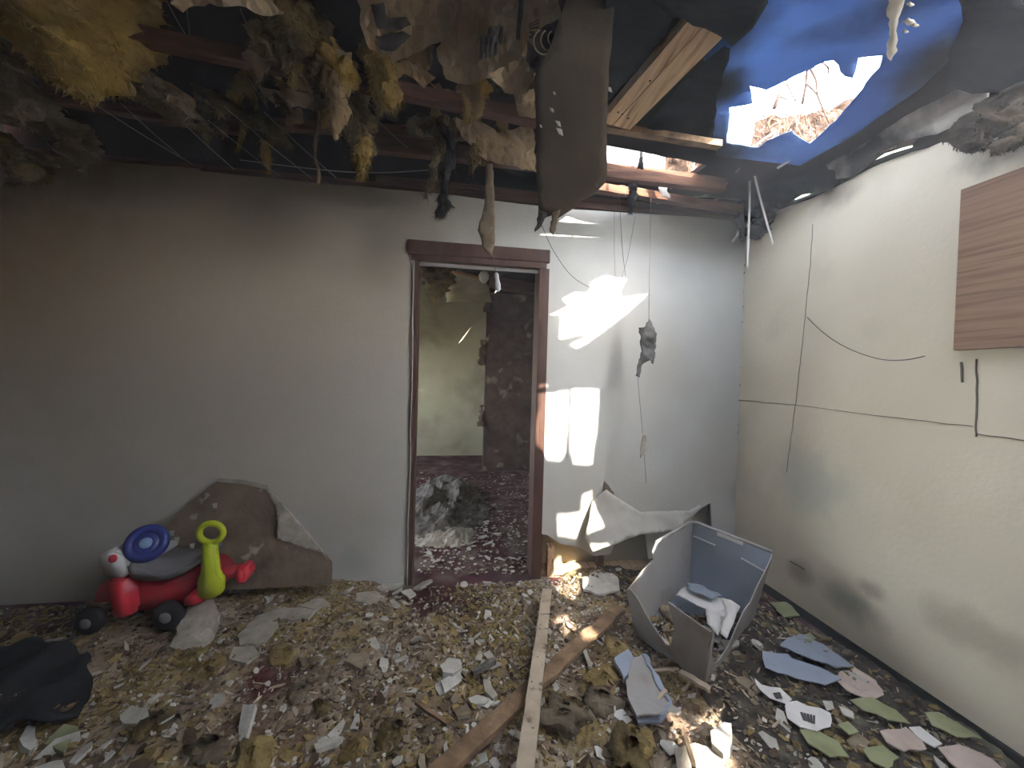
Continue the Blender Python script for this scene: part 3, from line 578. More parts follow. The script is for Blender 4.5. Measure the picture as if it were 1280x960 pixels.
paper([(495, 55, 1.5), (543, 56, 1.5), (540, 78, 1.52), (525, 100, 1.53), (508, 76, 1.52)], m_kraftd, 'triangular brown paper flap between the printed sheets', 5, amp=.02)
paper([(565, 148, 1.8), (600, 152, 1.82), (622, 165, 1.84), (668, 156, 1.85), (671, 215, 1.9), (640, 208, 1.88), (600, 195, 1.85), (580, 175, 1.82)], m_kraft, 'wide tan paper hanging above the door, behind the brown board', 6)
paper([(518, 150, 1.78), (560, 145, 1.8), (576, 150, 1.8), (572, 170, 1.82), (545, 172, 1.8), (520, 168, 1.78)], m_kraftd, 'narrow brown paper scrap above the left corner of the door', 7)
paper([(535, 108, 1.6), (560, 112, 1.6), (585, 125, 1.62), (600, 140, 1.64), (560, 138, 1.62), (550, 125, 1.6)], m_kraftd, 'crumpled brown paper between the golden tuft and yellow tuft', 8, amp=.05)
paper([(640, 118, 1.5), (668, 105, 1.45), (671, 150, 1.6), (650, 150, 1.6)], m_kraft, 'small tan paper tucked beside the brown board', 9)
paper([(205, -20, 1.3), (300, -20, 1.3), (358, -20, 1.32), (355, 18, 1.35), (330, 20, 1.36), (300, 8, 1.34), (262, 4, 1.32), (230, 16, 1.34), (212, 4, 1.3)], m_kraft, 'rolled tan paper along the top edge left of the batts', 10, amp=.04)
paper([(322, 108, 1.82), (360, 112, 1.82), (415, 122, 1.86), (420, 140, 1.86), (385, 134, 1.85), (345, 135, 1.84)], m_kraft, 'long tan paper strip lying along the reddish joist', 11)
paper([(140, 62, 1.66), (190, 90, 1.7), (245, 125, 1.76), (240, 148, 1.78), (190, 130, 1.75), (135, 118, 1.7)], m_kraftd, 'brown torn paper sheet right of the large yellow clump', 12)
paper([(395, 60, 1.45), (440, 66, 1.46), (442, 98, 1.5), (436, 124, 1.52), (410, 118, 1.5), (398, 90, 1.48)], m_kraft, 'pinkish tan paper curl amid the yellow strands', 13)
# printed marks as flat ink on the papers: sits just under the sheet, same creases
def ink(parent, px, seed, off=.006):
    vs, fs = sheet_data([PY(*q) for q in px], th=.0012, step=.02, amp=.035, freq=6, seed=seed, jag=.002)
    n_ = _f; mesh('print', [v-ray(*px[0][:2]).normalized()*off for v in vs], fs, m_ink, parent, True)
ink(pA, [(462, 5, 1.40), (478, 2, 1.40), (480, 22, 1.42), (505, 20, 1.43), (512, 30, 1.46), (490, 38, 1.45), (470, 34, 1.43)], 1, .03)
ink(pA, [(468, 46, 1.45), (500, 42, 1.48), (512, 46, 1.49), (490, 66, 1.49), (474, 62, 1.47)], 1, .03)
for i in range(4): ink(pB, [(600+i*6, 44+i*3, 1.42), (604+i*6, 43+i*3, 1.42), (603+i*6, 74-i*2, 1.44), (599+i*6, 76-i*2, 1.44)], 2, .03)
for i in range(3): ink(pB, [(610+i*7, 38, 1.42), (614+i*7, 38, 1.42), (612+i*7, 58, 1.43), (608+i*7, 58, 1.43)], 2, .03)
ink(pB, [(648, 0, 1.33), (654, 0, 1.33), (650, 52, 1.36), (645, 50, 1.36)], 2, .02)
for i in range(7): ink(pB, [(660, 34+i*4, 1.34), (672, 32+i*4, 1.34), (672, 34+i*4, 1.34), (660, 36+i*4, 1.34)], 2, .03)

pD = paper([(660, 42, 1.3), (690, 26, 1.28), (724, 24, 1.25), (722, 44, 1.25), (700, 62, 1.27), (690, 92, 1.3), (668, 92, 1.33), (655, 70, 1.33)], m_ink, 'dark printed paper corner with pale curved lines beside the brown board', 20)
for k_ in range(3):
    q_ = [PY(694+6*k_+(13-3*k_)*math.cos(t)-14, 52-2*k_+(16-3*k_)*math.sin(t), 1.235+.01*k_) for t in [1.2+.28*i for i in range(12)]]
    MB().tube(q_, .0022, 5).out('printed_line', m_kraft, pD, True)
# brown board hanging in front
hb = sheet('hanging_board', [PY(*q) for q in [(712, -15, 1.22), (768, -15, 1.2), (764, 40, 1.2), (758, 130, 1.21), (757, 228, 1.23), (744, 242, 1.24), (728, 250, 1.24), (714, 262, 1.25), (705, 268, 1.25), (696, 274, 1.25), (692, 268, 1.25), (683, 271, 1.25), (673, 264, 1.25), (670, 180, 1.24), (668, 98, 1.23), (688, 60, 1.22)]],
           m_board, th=.012, step=.03, jag=.002, amp=.006, freq=2)
tag(hb, 'grimy brown board hanging straight down in front of the papers', 'board')
sheet('torn_tip', [PY(*q) for q in [(674, 262, 1.245), (684, 268, 1.245), (676, 284, 1.24), (668, 290, 1.24)]], m_burnt, hb, th=.004, step=.01, jag=.003)
sheet('torn_tip', [PY(*q) for q in [(690, 266, 1.245), (700, 262, 1.245), (692, 296, 1.24), (687, 290, 1.24)]], m_paperb, hb, th=.004, step=.01, jag=.003)
for i, (x, y, s_) in enumerate([(698, 155, 4), (700, 165, 5), (676, 158, 2), (758, 65, 3), (762, 112, 4), (693, 117, 2), (690, 138, 3)]):
    sheet('scuff', [PY(x-s_, y-s_, 1.2), PY(x+s_*.4, y-s_*.6, 1.2), PY(x+s_*.8, y+s_, 1.2), PY(x-s_*.3, y+s_*.6, 1.2)], m_pale, hb, th=.002, step=.006, jag=.001, seed=i)
# brown strip and white plastic bulb above the door
tag(sheet('paper_strip', [PY(*q) for q in [(607, 205, 1.9), (616, 205, 1.9), (618, 250, 1.92), (619, 300, 1.93), (615, 320, 1.94), (605, 312, 1.94), (597, 288, 1.93), (605, 258, 1.92)]], m_paperb, th=.006, step=.02, jag=.003, amp=.01), 'brown paper strip dangling in front of the door top', 'strip')
ob = empty('light_fitting', PY(617, 330, 1.94), 'small white fitting on a cord in front of the door top', 'fitting')
MB().tube([PY(616, 318, 1.94), PY(618, 330, 1.94), PY(620, 342, 1.94)], .0015).out('cord', m_wire, ob)
MB().lathe(PY(620, 341, 1.94), (.15, 0, -1), [(0, .006), (.01, .012), (.035, .011), (.06, .016), (.085, .014), (.095, .003)], 14).out('socket', m_white, ob, True)

# strings, cords, strips
def strand(name, px, r, mat, label, cat, group=None, Y=None, parent=None, sub=8):
    pts = [PY(q[0], q[1], q[2] if len(q) > 2 else Y) for q in px]; P = []
    for i in range(len(pts)-1):
        a = pts[max(0, i-1)]; b_ = pts[i]; c = pts[i+1]; d = pts[min(len(pts)-1, i+2)]
        for j in range(sub):
            t = j/sub; P.append(.5*((2*b_)+(c-a)*t+(2*a-5*b_+4*c-d)*t*t+(3*b_-3*c+d-a)*t**3))
    P.append(pts[-1])
    o = MB().tube(P, r, 6).out(name, mat, parent, True)
    if not parent: tag(o, label, cat, group)
    return o
gs = 'pale strings slanting under the roof'
for i, (x0, y0, x1, y1) in enumerate([(205, -5, 236, 50), (300, 10, 325, 72), (294, 70, 335, 135), (208, 52, 222, 68), (118, 130, 240, 205), (150, 128, 225, 195), (210, 135, 293, 212), (260, 150, 350, 220), (395, 118, 440, 165), (280, 133, 392, 225), (470, 148, 510, 185), (352, 20, 385, 118), (330, 140, 420, 222)]):
    strand('string', [(x0, y0), ((x0+x1)/2, (y0+y1)/2+1.5), (x1, y1)], .0011 if i % 3 else .0016, m_string, 'thin pale string slanting down to the right under the roof', 'string', gs, 1.75)
strand('cable', [(300, 200, 2.44), (400, 212, 2.43), (470, 216, 2.43), (545, 212, 2.44)], .003, m_string, 'thin pale cable along the top of the wall left of the door', 'cable')
strand('cable', [(232, 0, 1.8), (238, 50, 1.85), (236, 55, 1.85)], .003, m_wire, 'short dark wire at the top left between string and joist', 'cable')
strand('cable', [(675, 276, 2.3), (690, 310, 2.35), (712, 342, 2.38), (735, 358, 2.4), (756, 362, 2.41)], .002, m_wire, 'thin dark cable curving from the brown board to the sunlit patch', 'cable')
strand('cable', [(774, 244, 2.22), (778, 310, 2.36), (782, 345, 2.36)], .0016, m_wire, 'middle thin wire dangling before the sunlit patch', 'cable')
strand('cable', [(768, 242, 2.22), (768, 310, 2.36), (769, 345, 2.36)], .0013, m_wire, 'leftmost thin wire dangling before the sunlit patch', 'cable')
strand('cable', [(798, 246, 2.22), (785, 320, 2.36), (775, 352, 2.36)], .0013, m_wire, 'thin wire crossing the other two above the sunlit patch', 'cable')
strand('cable', [(974, 336, 2.40), (982, 358, 2.2), (1005, 392, 1.95), (1040, 424, 1.75), (1085, 445, 1.55), (1130, 450, 1.42), (1198, 434, 1.27)], .0022, m_wire, 'long cable sagging across the cream wall to the wood panel', 'cable')
for p0 in ():
    pass
# hanging scrap on a wire
hs_ = empty('hanging_scrap', PY(808, 470, 2.2), 'grey crumpled scrap dangling on a long wire right of the sunlit patch', 'scrap')
strand('wire', [(814, 238, 2.21), (812, 320, 2.2), (811, 400, 2.2)], .0016, m_wire, None, None, parent=hs_)
m_gscrap = M('grey scrap', [(.3, (.06, .06, .06)), (.7, (.18, .175, .165))], 14, .9, .5, 50)
sheet('crumpled_sheet', [PY(*q) for q in [(797, 410, 2.2), (805, 409, 2.18), (809, 400, 2.2), (815, 405, 2.2), (819, 420, 2.18), (819, 436, 2.2), (816, 455, 2.2), (812, 450, 2.18), (803, 455, 2.2), (800, 472, 2.2), (795, 470, 2.2), (797, 455, 2.2), (802, 436, 2.2), (801, 422, 2.2)]], m_gscrap, hs_, th=.01, step=.012, jag=.003, amp=.03, freq=14)
strand('wire', [(797, 470, 2.2), (800, 505, 2.2), (803, 540, 2.2), (808, 604, 2.25)], .0013, m_wire, None, None, parent=hs_)
sheet('tan_chip', [PY(*q) for q in [(803, 542, 2.2), (808, 546, 2.2), (807, 564, 2.2), (800, 572, 2.2), (800, 560, 2.2)]], m_pale, hs_, th=.006, step=.01)
# lace-like pale strips under the roof hole
strand('pale_strip', [(936, 196, 2.05), (937, 250, 2.05), (934, 336, 2.08)], .006, m_lace, 'straight white strip hanging in the corner, left of two', 'strip')
strand('pale_strip', [(938, 195, 2.0), (948, 240, 2.0), (966, 305, 2.02)], .006, m_lace, 'slanting white strip in front of the black bundle', 'strip')
strand('pale_strip', [(968, 165, 1.9), (945, 182, 1.93), (920, 215, 1.96)], .004, m_lace, 'short white strip pointing down left below the roof hole', 'strip')
strand('pale_strip', [(970, 168, 1.9), (955, 185, 1.92), (943, 210, 1.96)], .003, m_lace, 'thin white strip between the two hanging corner strips', 'strip')
strand('pale_strip', [(1015, 178, 1.8), (995, 195, 1.82), (972, 210, 1.85)], .007, m_lace, 'flat white strip slanting right of the roof hole strips', 'strip')
strand('pale_strip', [(1008, 178, 1.82), (985, 190, 1.85), (978, 200, 1.85)], .003, m_lace, 'thin curved strip above the flat slanting white strip', 'strip')
strand('pale_strip', [(904, 195, 2.1), (910, 210, 2.1), (908, 230, 2.1)], .004, m_lace, 'short curled white strip left of the corner strips', 'strip')
strand('pale_strip', [(898, 186, 2.1), (912, 190, 2.1), (922, 196, 2.1)], .003, m_lace, 'tiny pale splinter under the sooty batten', 'strip')
strand('pale_strip', [(925, 266, 2.3), (923, 290, 2.3), (916, 302, 2.3)], .007, m_lace, 'short curled white tab at the top corner of the wall', 'strip')
tag(sheet('paper_strip', [PY(*q) for q in [(812, 190, 2.15), (822, 190, 2.15), (828, 220, 2.15), (837, 248, 2.15), (827, 246, 2.15), (818, 222, 2.15)]], m_lace, th=.006, step=.012, jag=.006, amp=.01), 'ragged white paper strip hanging over the bright gap', 'strip')
tag(sheet('paper_strip', [PY(*q) for q in [(799, 172, 2.0), (803, 172, 2.0), (803, 195, 2.0), (804, 212, 2.0), (796, 211, 2.0), (800, 196, 2.0)]], m_burnt, th=.005, step=.012, jag=.002), 'small black tag hanging under the rafter foot', 'strip')
gl = 'pale laths and wires tangled above the wall top'
for i, q in enumerate([[(800, 238), (850, 250), (890, 242)], [(820, 255), (870, 246), (925, 250)], [(845, 248), (880, 252), (918, 243)], [(838, 236), (856, 228), (868, 220)], [(865, 205), (872, 222), (876, 232)], [(868, 200), (866, 215), (858, 222)], [(880, 246), (884, 240), (887, 236)], [(760, 236), (780, 232), (790, 246)]]):
    strand('lath', q, .003, m_string, 'thin pale lath tangled above the wall top near the corner', 'lath', gl, 2.25)

# ------------------------------------------------------------------ far room contents, seen through the door
p = PY(586, 358, 4.6)
tag(sheet('ceiling_sheet', [PY(558, 378, 4.6), PY(615, 378, 4.6), PY(608, 350, 4.0), PY(572, 338, 3.6), PY(560, 348, 3.8)], m_nwall, th=.01, step=.1, jag=.01), 'pale ceiling sheet sagging in the room beyond the door', 'board')
pp = empty('pipe', PY(590, 345, 3.6), 'copper pipe with pale fitting below the far room ceiling', 'pipe')
m_cop = M('copper pipe', [(.3, (.35, .16, .09)), (.7, (.5, .25, .14))], 9, .5)
MB().tube([PY(560, 338, 3.6), PY(600, 348, 3.6)], .012, 8).out('tube', m_cop, pp)
MB().lathe(PY(605, 340, 3.6), (0, 0, -1), [(0, .03), (.03, .05), (.07, .045), (.1, .02)], 14).out('fitting', m_white, pp, True)
MB().beam(PY(612, 352, 3.3), PY(668, 362, 3.3), .05, .10, 4, .002).out('ceiling_joist', m_wood_old)
tag(bpy.data.objects[-1] if False else C.objects[-1], 'dark beam at the top of the far room, right side of the doorway', 'beam')
def heap(name, cx, cy_, rx, ry, hh, mat, label, cat='rubble', seed=0, z0=0.0, step=.03):
    nx = int(2*rx/step); ny = int(2*ry/step); vs = []; fs = []
    for j in range(ny+1):
        for i in range(nx+1):
            x = -1+2*i/nx; y = -1+2*j/ny; r = math.hypot(x, y); X = cx+x*rx; Y = cy_+y*ry
            e = max(0, 1-r*r*(1+.5*noise.noise(V((X*4, Y*4, seed)))))
            vs.append(V((X, Y, z0-.01+hh*e*(.7+.6*noise.noise(V((X*7, Y*7, seed))))+(.03*noise.noise(V((X*25, Y*25, seed))) if e > 0 else 0))))
    for j in range(ny):
        for i in range(nx): a = j*(nx+1)+i; fs.append((a, a+1, a+nx+2, a+nx+1))
    o = mesh(name, vs, fs, mat, None, False); tag(o, label, cat, None, 'stuff'); return o
hp = PZ(556, 628, 0); heap('rubble_heap', hp.x, hp.y, .42, 1.0, .20, m_gheap, 'grey ashy rubble heap on the carpet in the far room', seed=1, step=.025)
hp = PZ(556, 672, 0); heap('rubble_heap', hp.x, hp.y, .3, .22, .07, m_pale, 'low pale rubble line on the carpet just beyond the door', seed=2, step=.02)

# ------------------------------------------------------------------ rubble floor
def hgt(x, y):
    if y > D: return 0
    a = .055+.05*noise.noise(V((x*1.7, y*1.7, 4)))+.03*noise.noise(V((x*5, y*5, 1)))
    dd = max(0, 1-math.hypot((x-.12)/.75, (y-2.45)/.85))           # bare carpet by the doorway
    a -= .14*dd
    a -= .05*max(0, 1-math.hypot((x-1.3)/.6, (y-2.2)/.5))
    if x > 1.5: a -= (x-1.5)*.10
    if x < -1.7: a -= (-1.7-x)*.22*max(0, min(1, (y-1.6)/.5))
    return a
def hfine(x, y): return hgt(x, y)+.012*noise.noise(V((x*22, y*22, 2)))+.007*noise.noise(V((x*60, y*60, 9)))
RB = dict(v=[], f=[], m=[], mats=[])
def rub_add(vs, fs, mat):
    if mat not in RB['mats']: RB['mats'].append(mat)
    b = len(RB['v']); RB['v'] += vs; RB['f'] += [tuple(i+b for i in f) for f in fs]; RB['m'] += [RB['mats'].index(mat)]*len(fs)
def grid_rubble(x0, x1, y0, y1, step, mat):
    nx = int((x1-x0)/step); ny = int((y1-y0)/step); vs = []; fs = []; keep = {}
    for j in range(ny+1):
        for i in range(nx+1):
            X = x0+(x1-x0)*i/nx; Y = y0+(y1-y0)*j/ny; vs.append(V((X, Y, hfine(X, Y))))
    for j in range(ny):
        for i in range(nx):
            a = j*(nx+1)+i
            if max(vs[a].z, vs[a+1].z, vs[a+nx+2].z) > -.004: fs.append((a, a+1, a+nx+2, a+nx+1))
    rub_add(vs, fs, mat)
grid_rubble(XL+.01, 1.0, .6, D-.005, .015, m_rubble)
grid_rubble(1.0, XR-.02, .6, D-.005, .015, m_dark_rubble)

def rays_hit(x, y):                      # where a sight line meets the rubble
    p = PZ(x, y, 0)
    for _ in range(6): p = PZ(x, y, max(0, hgt(p.x, p.y)))
    return p
def chip_data(rnd, s, th, el=1.0):
    n = rnd.randint(5, 8); a0_ = rnd.uniform(0, 6.28); pts = []
    for i in range(n):
        t = a0_+2*math.pi*i/n+rnd.uniform(-.3, .3); r = s*rnd.uniform(.6, 1.1); pts.append((math.cos(t)*r*el, math.sin(t)*r))
    vs = [V((x, y, th*.5+rnd.uniform(-.1, .1)*th)) for x, y in pts]+[V((x*.93, y*.93, -th*.5)) for x, y in pts]
    fs = [tuple(range(n)), tuple(range(2*n-1, n-1, -1))]+[(i, n+i, n+(i+1) % n, (i+1) % n) for i in range(n)]
    return vs, fs
rnd = random.Random(11)
kinds = []
for nm, mt_, lab, cat, grp in (('plaster_fragment', m_plaster, 'small pale plaster fragment strewn on the rubble floor', 'fragment', 'pale plaster fragments'),
                               ('gypsum_fragment', m_tan, 'small tan gypsum fragment strewn on the rubble floor', 'fragment', 'tan gypsum fragments'),
                               ('bark_fragment', m_brown, 'small dark brown scrap strewn on the rubble floor', 'scrap', 'dark brown scraps')):
    ms = []
    for k_ in range(7):
        vs, fs = chip_data(rnd, 1, .28+.1*k_/7, 1+.12*k_); me = bpy.data.meshes.new(nm); me.from_pydata(vs, [], [f[::-1] if False else f for f in fs]); me.materials.append(mt_); ms.append(me)
    kinds.append((nm, ms, lab, cat, grp))
wd_ = [(0, 170), (1, 75), (2, 40)]
for ki, cnt_ in wd_:
    nm, ms, lab, cat, grp = kinds[ki]
    for i in range(cnt_):
        while True:
            x = rnd.uniform(60, 1180); y = rnd.uniform(705, 975); p = rays_hit(x, y)
            if p.y < D-.05 and XL+.1 < p.x < XR-.12: break
        if ki == 0 and rnd.random() < .45: x = rnd.gauss(600, 90); y = rnd.uniform(700, 850); p = rays_hit(min(max(x, 480), 760), y); p.y = min(p.y, D-.06)
        s_ = rnd.uniform(.010, .026)*(1.25 if ki == 0 else 1)
        if rnd.random() < .12: s_ *= 1.6
        o = bpy.data.objects.new(nm, rnd.choice(ms)); C.objects.link(o)
        o.location = (p.x, p.y, max(hgt(p.x, p.y), 0)+s_*.28); o.scale = (s_, s_*rnd.uniform(.6, 1), s_*rnd.uniform(.5, 1.2))
        o.rotation_euler = (rnd.gauss(0, .35), rnd.gauss(0, .35), rnd.uniform(0, 6.28)); tag(o, lab, cat, grp)
# tiny crumbs nobody could count
def crumbs(name, n, mat, label, smin, smax, dens, el=1., seed=0, zoff=.002):
    rnd = random.Random(seed); mb = MB(); c = 0
    while c < n:
        x = rnd.uniform(XL+.05, XR-.05); y = .7+(D-.75)*rnd.random()
        if rnd.random() > dens(x, y): continue
        s_ = rnd.uniform(smin, smax)*(1 if rnd.random() < .85 else 1.7); vs, fs = chip_data(rnd, s_, s_*.45, el)
        R_ = Matrix.Rotation(rnd.uniform(0, 6.28), 3, 'Z') @ Matrix.Rotation(rnd.gauss(0, .5), 3, 'X') @ Matrix.Rotation(rnd.gauss(0, .4), 3, 'Y')
        o_ = V((x, y, max(0, hfine(x, y))+zoff+s_*.2)); mb.add([R_ @ v+o_ for v in vs], fs); c += 1
    rub_add(mb.v, mb.f, mat)
nz = lambda x, y, s_, o_: noise.noise(V((x*s_, y*s_, o_)))
crumbs('plaster_crumbs', 3000, m_plaster, 'countless pale plaster crumbs sprinkled over the whole floor', .003, .010, lambda x, y: .35+.5*math.exp(-((x-.3)/.7)**2)+nz(x, y, 2.5, 3)*.8-(.4 if x > 1.1 else 0), seed=1)
crumbs('gypsum_crumbs', 4200, m_tan, 'countless tan crumbs mixed into the rubble', .004, .013, lambda x, y: .6+nz(x, y, 3, 7)*.8-(.3 if x > 1.2 else 0), seed=2)
crumbs('bark_crumbs', 3000, m_brown, 'countless dark brown crumbs mixed into the rubble', .004, .014, lambda x, y: .6+nz(x, y, 3, 11)*.8, seed=3)
crumbs('insulation_crumbs', 4200, m_fluffo, 'countless yellowish insulation shreds in the middle rubble', .004, .012, lambda x, y: (.25+nz(x, y, 2.2, 20)*1.2)*(1 if x < .4 else .35), 1.8, seed=4)
crumbs('splinter_crumbs', 2400, m_wood_b, 'countless pale splinters strewn through the rubble', .002, .005, lambda x, y: .6, 5, seed=5)
tag(mesh('rubble', RB['v'], RB['f'], None, mats=RB['mats'], midx=RB['m']), 'brown crumbly rubble carpet covering the floor of the near room', 'rubble', None, 'stuff')
# far room crumbs and chips
rnd = random.Random(15); mb = MB()
for i in range(1500):
    p = PZ(rnd.uniform(522, 668), 578+140*rnd.random(), 0)
    if p.y < D+.02 or p.y > 5.2: continue
    s_ = rnd.uniform(.004, .016); vs, fs = chip_data(rnd, s_, s_*.5); R_ = Matrix.Rotation(rnd.uniform(0, 6.28), 3, 'Z'); mb.add([R_ @ v+V((p.x, p.y, s_*.25)) for v in vs], fs)
tag(mb.out('rubble', m_plaster, mats=[m_plaster, m_tan, m_brown], midx=[(i//9) % 3 for i in range(len(mb.f))]), 'loose crumbs strewn over the maroon carpet beyond the door', 'rubble', None, 'stuff')
rnd = random.Random(5); nm, ms, lab, cat, grp = kinds[0]
for i in range(88):
    x = rnd.uniform(526, 662); y = 590+115*rnd.random()**.8; p = PZ(x, y, 0); s_ = rnd.uniform(.012, .035)
    o = bpy.data.objects.new(nm, rnd.choice(ms)); C.objects.link(o); o.location = (p.x, p.y, .01); o.scale = (s_, s_*.8, s_*.5); o.rotation_euler = (rnd.gauss(0, .1), rnd.gauss(0, .1), rnd.uniform(0, 6))
    tag(o, 'small pale plaster fragment on the maroon carpet beyond the door', 'fragment', 'plaster fragments beyond the door')

# ------------------------------------------------------------------ larger single pieces on the floor
def slab(name, px, mat, label, cat, lift=.02, th=.012, seed=1, amp=.006, jag=.006, z=None, lifts=None, parent=None, step=.03):
    pts = []
    for i, q in enumerate(px):
        p = rays_hit(*q); zz = (max(0, hgt(p.x, p.y)) if z is None else z)+lift+(lifts[i] if lifts else 0); pts.append(PZ(q[0], q[1], zz))
    vs, fs = sheet_data(pts, th=th, step=step, jag=jag, amp=amp, freq=6, seed=seed)
    if sum((pts[i]-pts[0]).cross(pts[i+1]-pts[0]).z for i in range(1, len(pts)-1)) < 0:   # keep the body below its top face
        vs, fs = sheet_data(pts[::-1], th=th, step=step, jag=jag, amp=amp, freq=6, seed=seed)
    o = mesh(name, vs, fs, mat, parent, False)
    if label: tag(o, label, cat)
    return o
slab('plaster_slab', [(212, 808), (237, 752), (266, 748), (275, 768), (268, 796), (252, 808), (228, 812)], m_pale, 'grey-beige plaster slab leaning against the toy under its lime handle', 'slab', lifts=[0, .06, .07, .06, 0, 0, 0])
slab('plaster_slab', [(296, 795), (322, 770), (345, 762), (348, 782), (330, 802), (300, 806)], m_pale, 'pointed beige plaster slab, upper one right of the toy', 'slab')
slab('plaster_slab', [(286, 822), (292, 808), (316, 806), (324, 818), (308, 828)], m_pale, 'small beige slab just below the pointed one', 'slab')
slab('plaster_slab', [(330, 768), (355, 758), (395, 762), (385, 774), (350, 774)], m_pale, 'flat beige slab by the foot of the brown board piece', 'slab')
slab('plaster_slab', [(372, 756), (400, 748), (412, 754), (395, 762)], m_pale, 'narrow pale slab left of the wall below the door', 'slab')
slab('plaster_slab', [(150, 895), (165, 882), (184, 886), (186, 895), (170, 905), (156, 905)], m_plaster, 'bright white plaster chunk near the lower left corner', 'slab', th=.02)
slab('plaster_slab', [(24, 925), (34, 908), (44, 910), (48, 930), (38, 938)], m_plaster, 'white triangular chunk at the edge of the black cloth', 'slab', th=.02)
slab('plaster_slab', [(55, 930), (80, 905), (98, 908), (80, 942)], m_green, 'greenish board scrap in the lower left corner', 'slab')
slab('plaster_slab', [(550, 832), (560, 822), (576, 824), (578, 834), (566, 842), (554, 840)], m_plaster, 'rounded white plaster chunk in the middle of the rubble', 'slab', th=.03, lift=.03)
slab('plaster_slab', [(604, 850), (612, 848), (622, 868), (616, 874), (606, 864)], m_pale, 'slim pale slab beside the long wooden batten', 'slab')
slab('plaster_slab', [(585, 872), (598, 868), (612, 874), (606, 880), (590, 880)], m_plaster, 'small white slab below the slim pale one', 'slab')
slab('plaster_slab', [(566, 885), (584, 880), (590, 892), (572, 896)], m_tan, 'tan slab scrap left of the crossing rotten board', 'slab')
slab('plaster_slab', [(888, 915), (905, 903), (914, 905), (912, 930), (904, 942), (890, 930)], m_plaster, 'chunky white plaster block at the bottom right of the batten', 'slab', th=.05, lift=.05)
slab('plaster_slab', [(842, 935), (868, 928), (900, 938), (906, 958), (900, 975), (850, 975)], m_pale, 'sunlit plaster slab at the bottom edge', 'slab', lift=.03)
slab('plaster_slab', [(478, 728), (500, 722), (505, 730), (492, 736), (476, 736)], m_plaster, 'white plaster curl against the wall left of the door', 'slab', lift=.015)
slab('plaster_slab', [(500, 740), (514, 736), (520, 742), (512, 748)], m_plaster, 'small white wedge at the foot of the door frame', 'slab', lift=.015)
slab('plaster_slab', [(445, 742), (470, 738), (480, 746), (462, 756), (444, 752)], m_pale, 'flat grey slab along the wall left of the door', 'slab', lift=.015)
slab('plaster_slab', [(728, 722), (760, 712), (772, 720), (775, 738), (750, 742), (730, 736)], m_plaster, 'white rubble slab by the wall left of the grey bin', 'slab', lift=.02)
slab('plaster_slab', [(700, 706), (726, 700), (734, 710), (715, 716)], m_pale, 'pale slab in the sun at the foot of the wall', 'slab', lift=.02)
slab('plaster_slab', [(430, 826), (446, 812), (462, 818), (452, 836)], m_tan, 'tan rounded slab left of the middle of the rubble', 'slab', lift=.02)
slab('card', [(768, 822), (785, 812), (796, 828), (780, 850)], m_bshard, 'small blue grey plastic flap beside the grey folded piece', 'card', lift=.05)
fp = empty('folded_board', rays_hit(805, 870), 'grey folded board piece left of the crossing sticks', 'board')
slab('panel', [(782, 850), (792, 822), (803, 818), (826, 862), (836, 876), (826, 890), (796, 894), (786, 875)], m_grayplastic, None, None, lift=.06, parent=fp, th=.006)
slab('rim', [(803, 818), (808, 818), (840, 876), (826, 890), (836, 876), (824, 860)], m_bshard, None, None, lift=.07, parent=fp, th=.012)
slab('dark_rim', [(788, 880), (800, 896), (830, 892), (836, 884), (826, 902), (798, 903)], m_bshard, None, None, lift=.03, parent=fp)
slab('card', [(766, 885), (776, 884), (790, 900), (782, 905), (768, 895)], m_label, 'white card corner under the grey folded board', 'card', lift=.015)
slab('plastic_shard', [(953, 812), (984, 816), (990, 822), (1035, 838), (1052, 848), (1032, 856), (972, 840), (957, 834)], m_bshard, 'broad blue grey plastic shard on the dark floor right of the bin', 'shard', lift=.03, th=.004)
slab('plastic_shard', [(985, 796), (1000, 792), (1030, 806), (1066, 832), (1048, 833), (1018, 824), (975, 806)], m_bshard, 'upper blue grey shard lying nearest the cream wall', 'shard', lift=.035, th=.004)
slab('paper_scrap', [(1040, 842), (1068, 834), (1095, 850), (1105, 868), (1082, 870), (1058, 862)], m_pink, 'whitish crumpled paper right of the blue grey shards', 'paper', lift=.03, th=.004, amp=.02)
lb = slab('paper_label', [(982, 878), (996, 876), (1008, 882), (1026, 886), (1038, 892), (1038, 908), (1022, 914), (1000, 908), (984, 896)], m_label, 'white card with dark scribbles near the bottom right', 'paper', lift=.035, th=.003)
for i in range(5): slab('scribble', [(1000+i*4, 890+i), (1003+i*4, 890+i), (1007+i*3, 900+i), (1004+i*3, 900+i)], m_ink, None, None, lift=.0405, parent=lb, th=.0015, amp=0, jag=0)
lb2 = slab('paper_label', [(943, 848), (952, 856), (975, 860), (990, 874), (984, 880), (962, 872), (950, 862)], m_label, 'narrow white card left of the scribbled card', 'paper', lift=.03, th=.003)
slab('scribble', [(966, 866), (975, 865), (978, 872), (970, 873)], m_ink, None, None, lift=.036, parent=lb2, th=.0015, amp=0, jag=0)
gg = 'scraps over the dark floor'
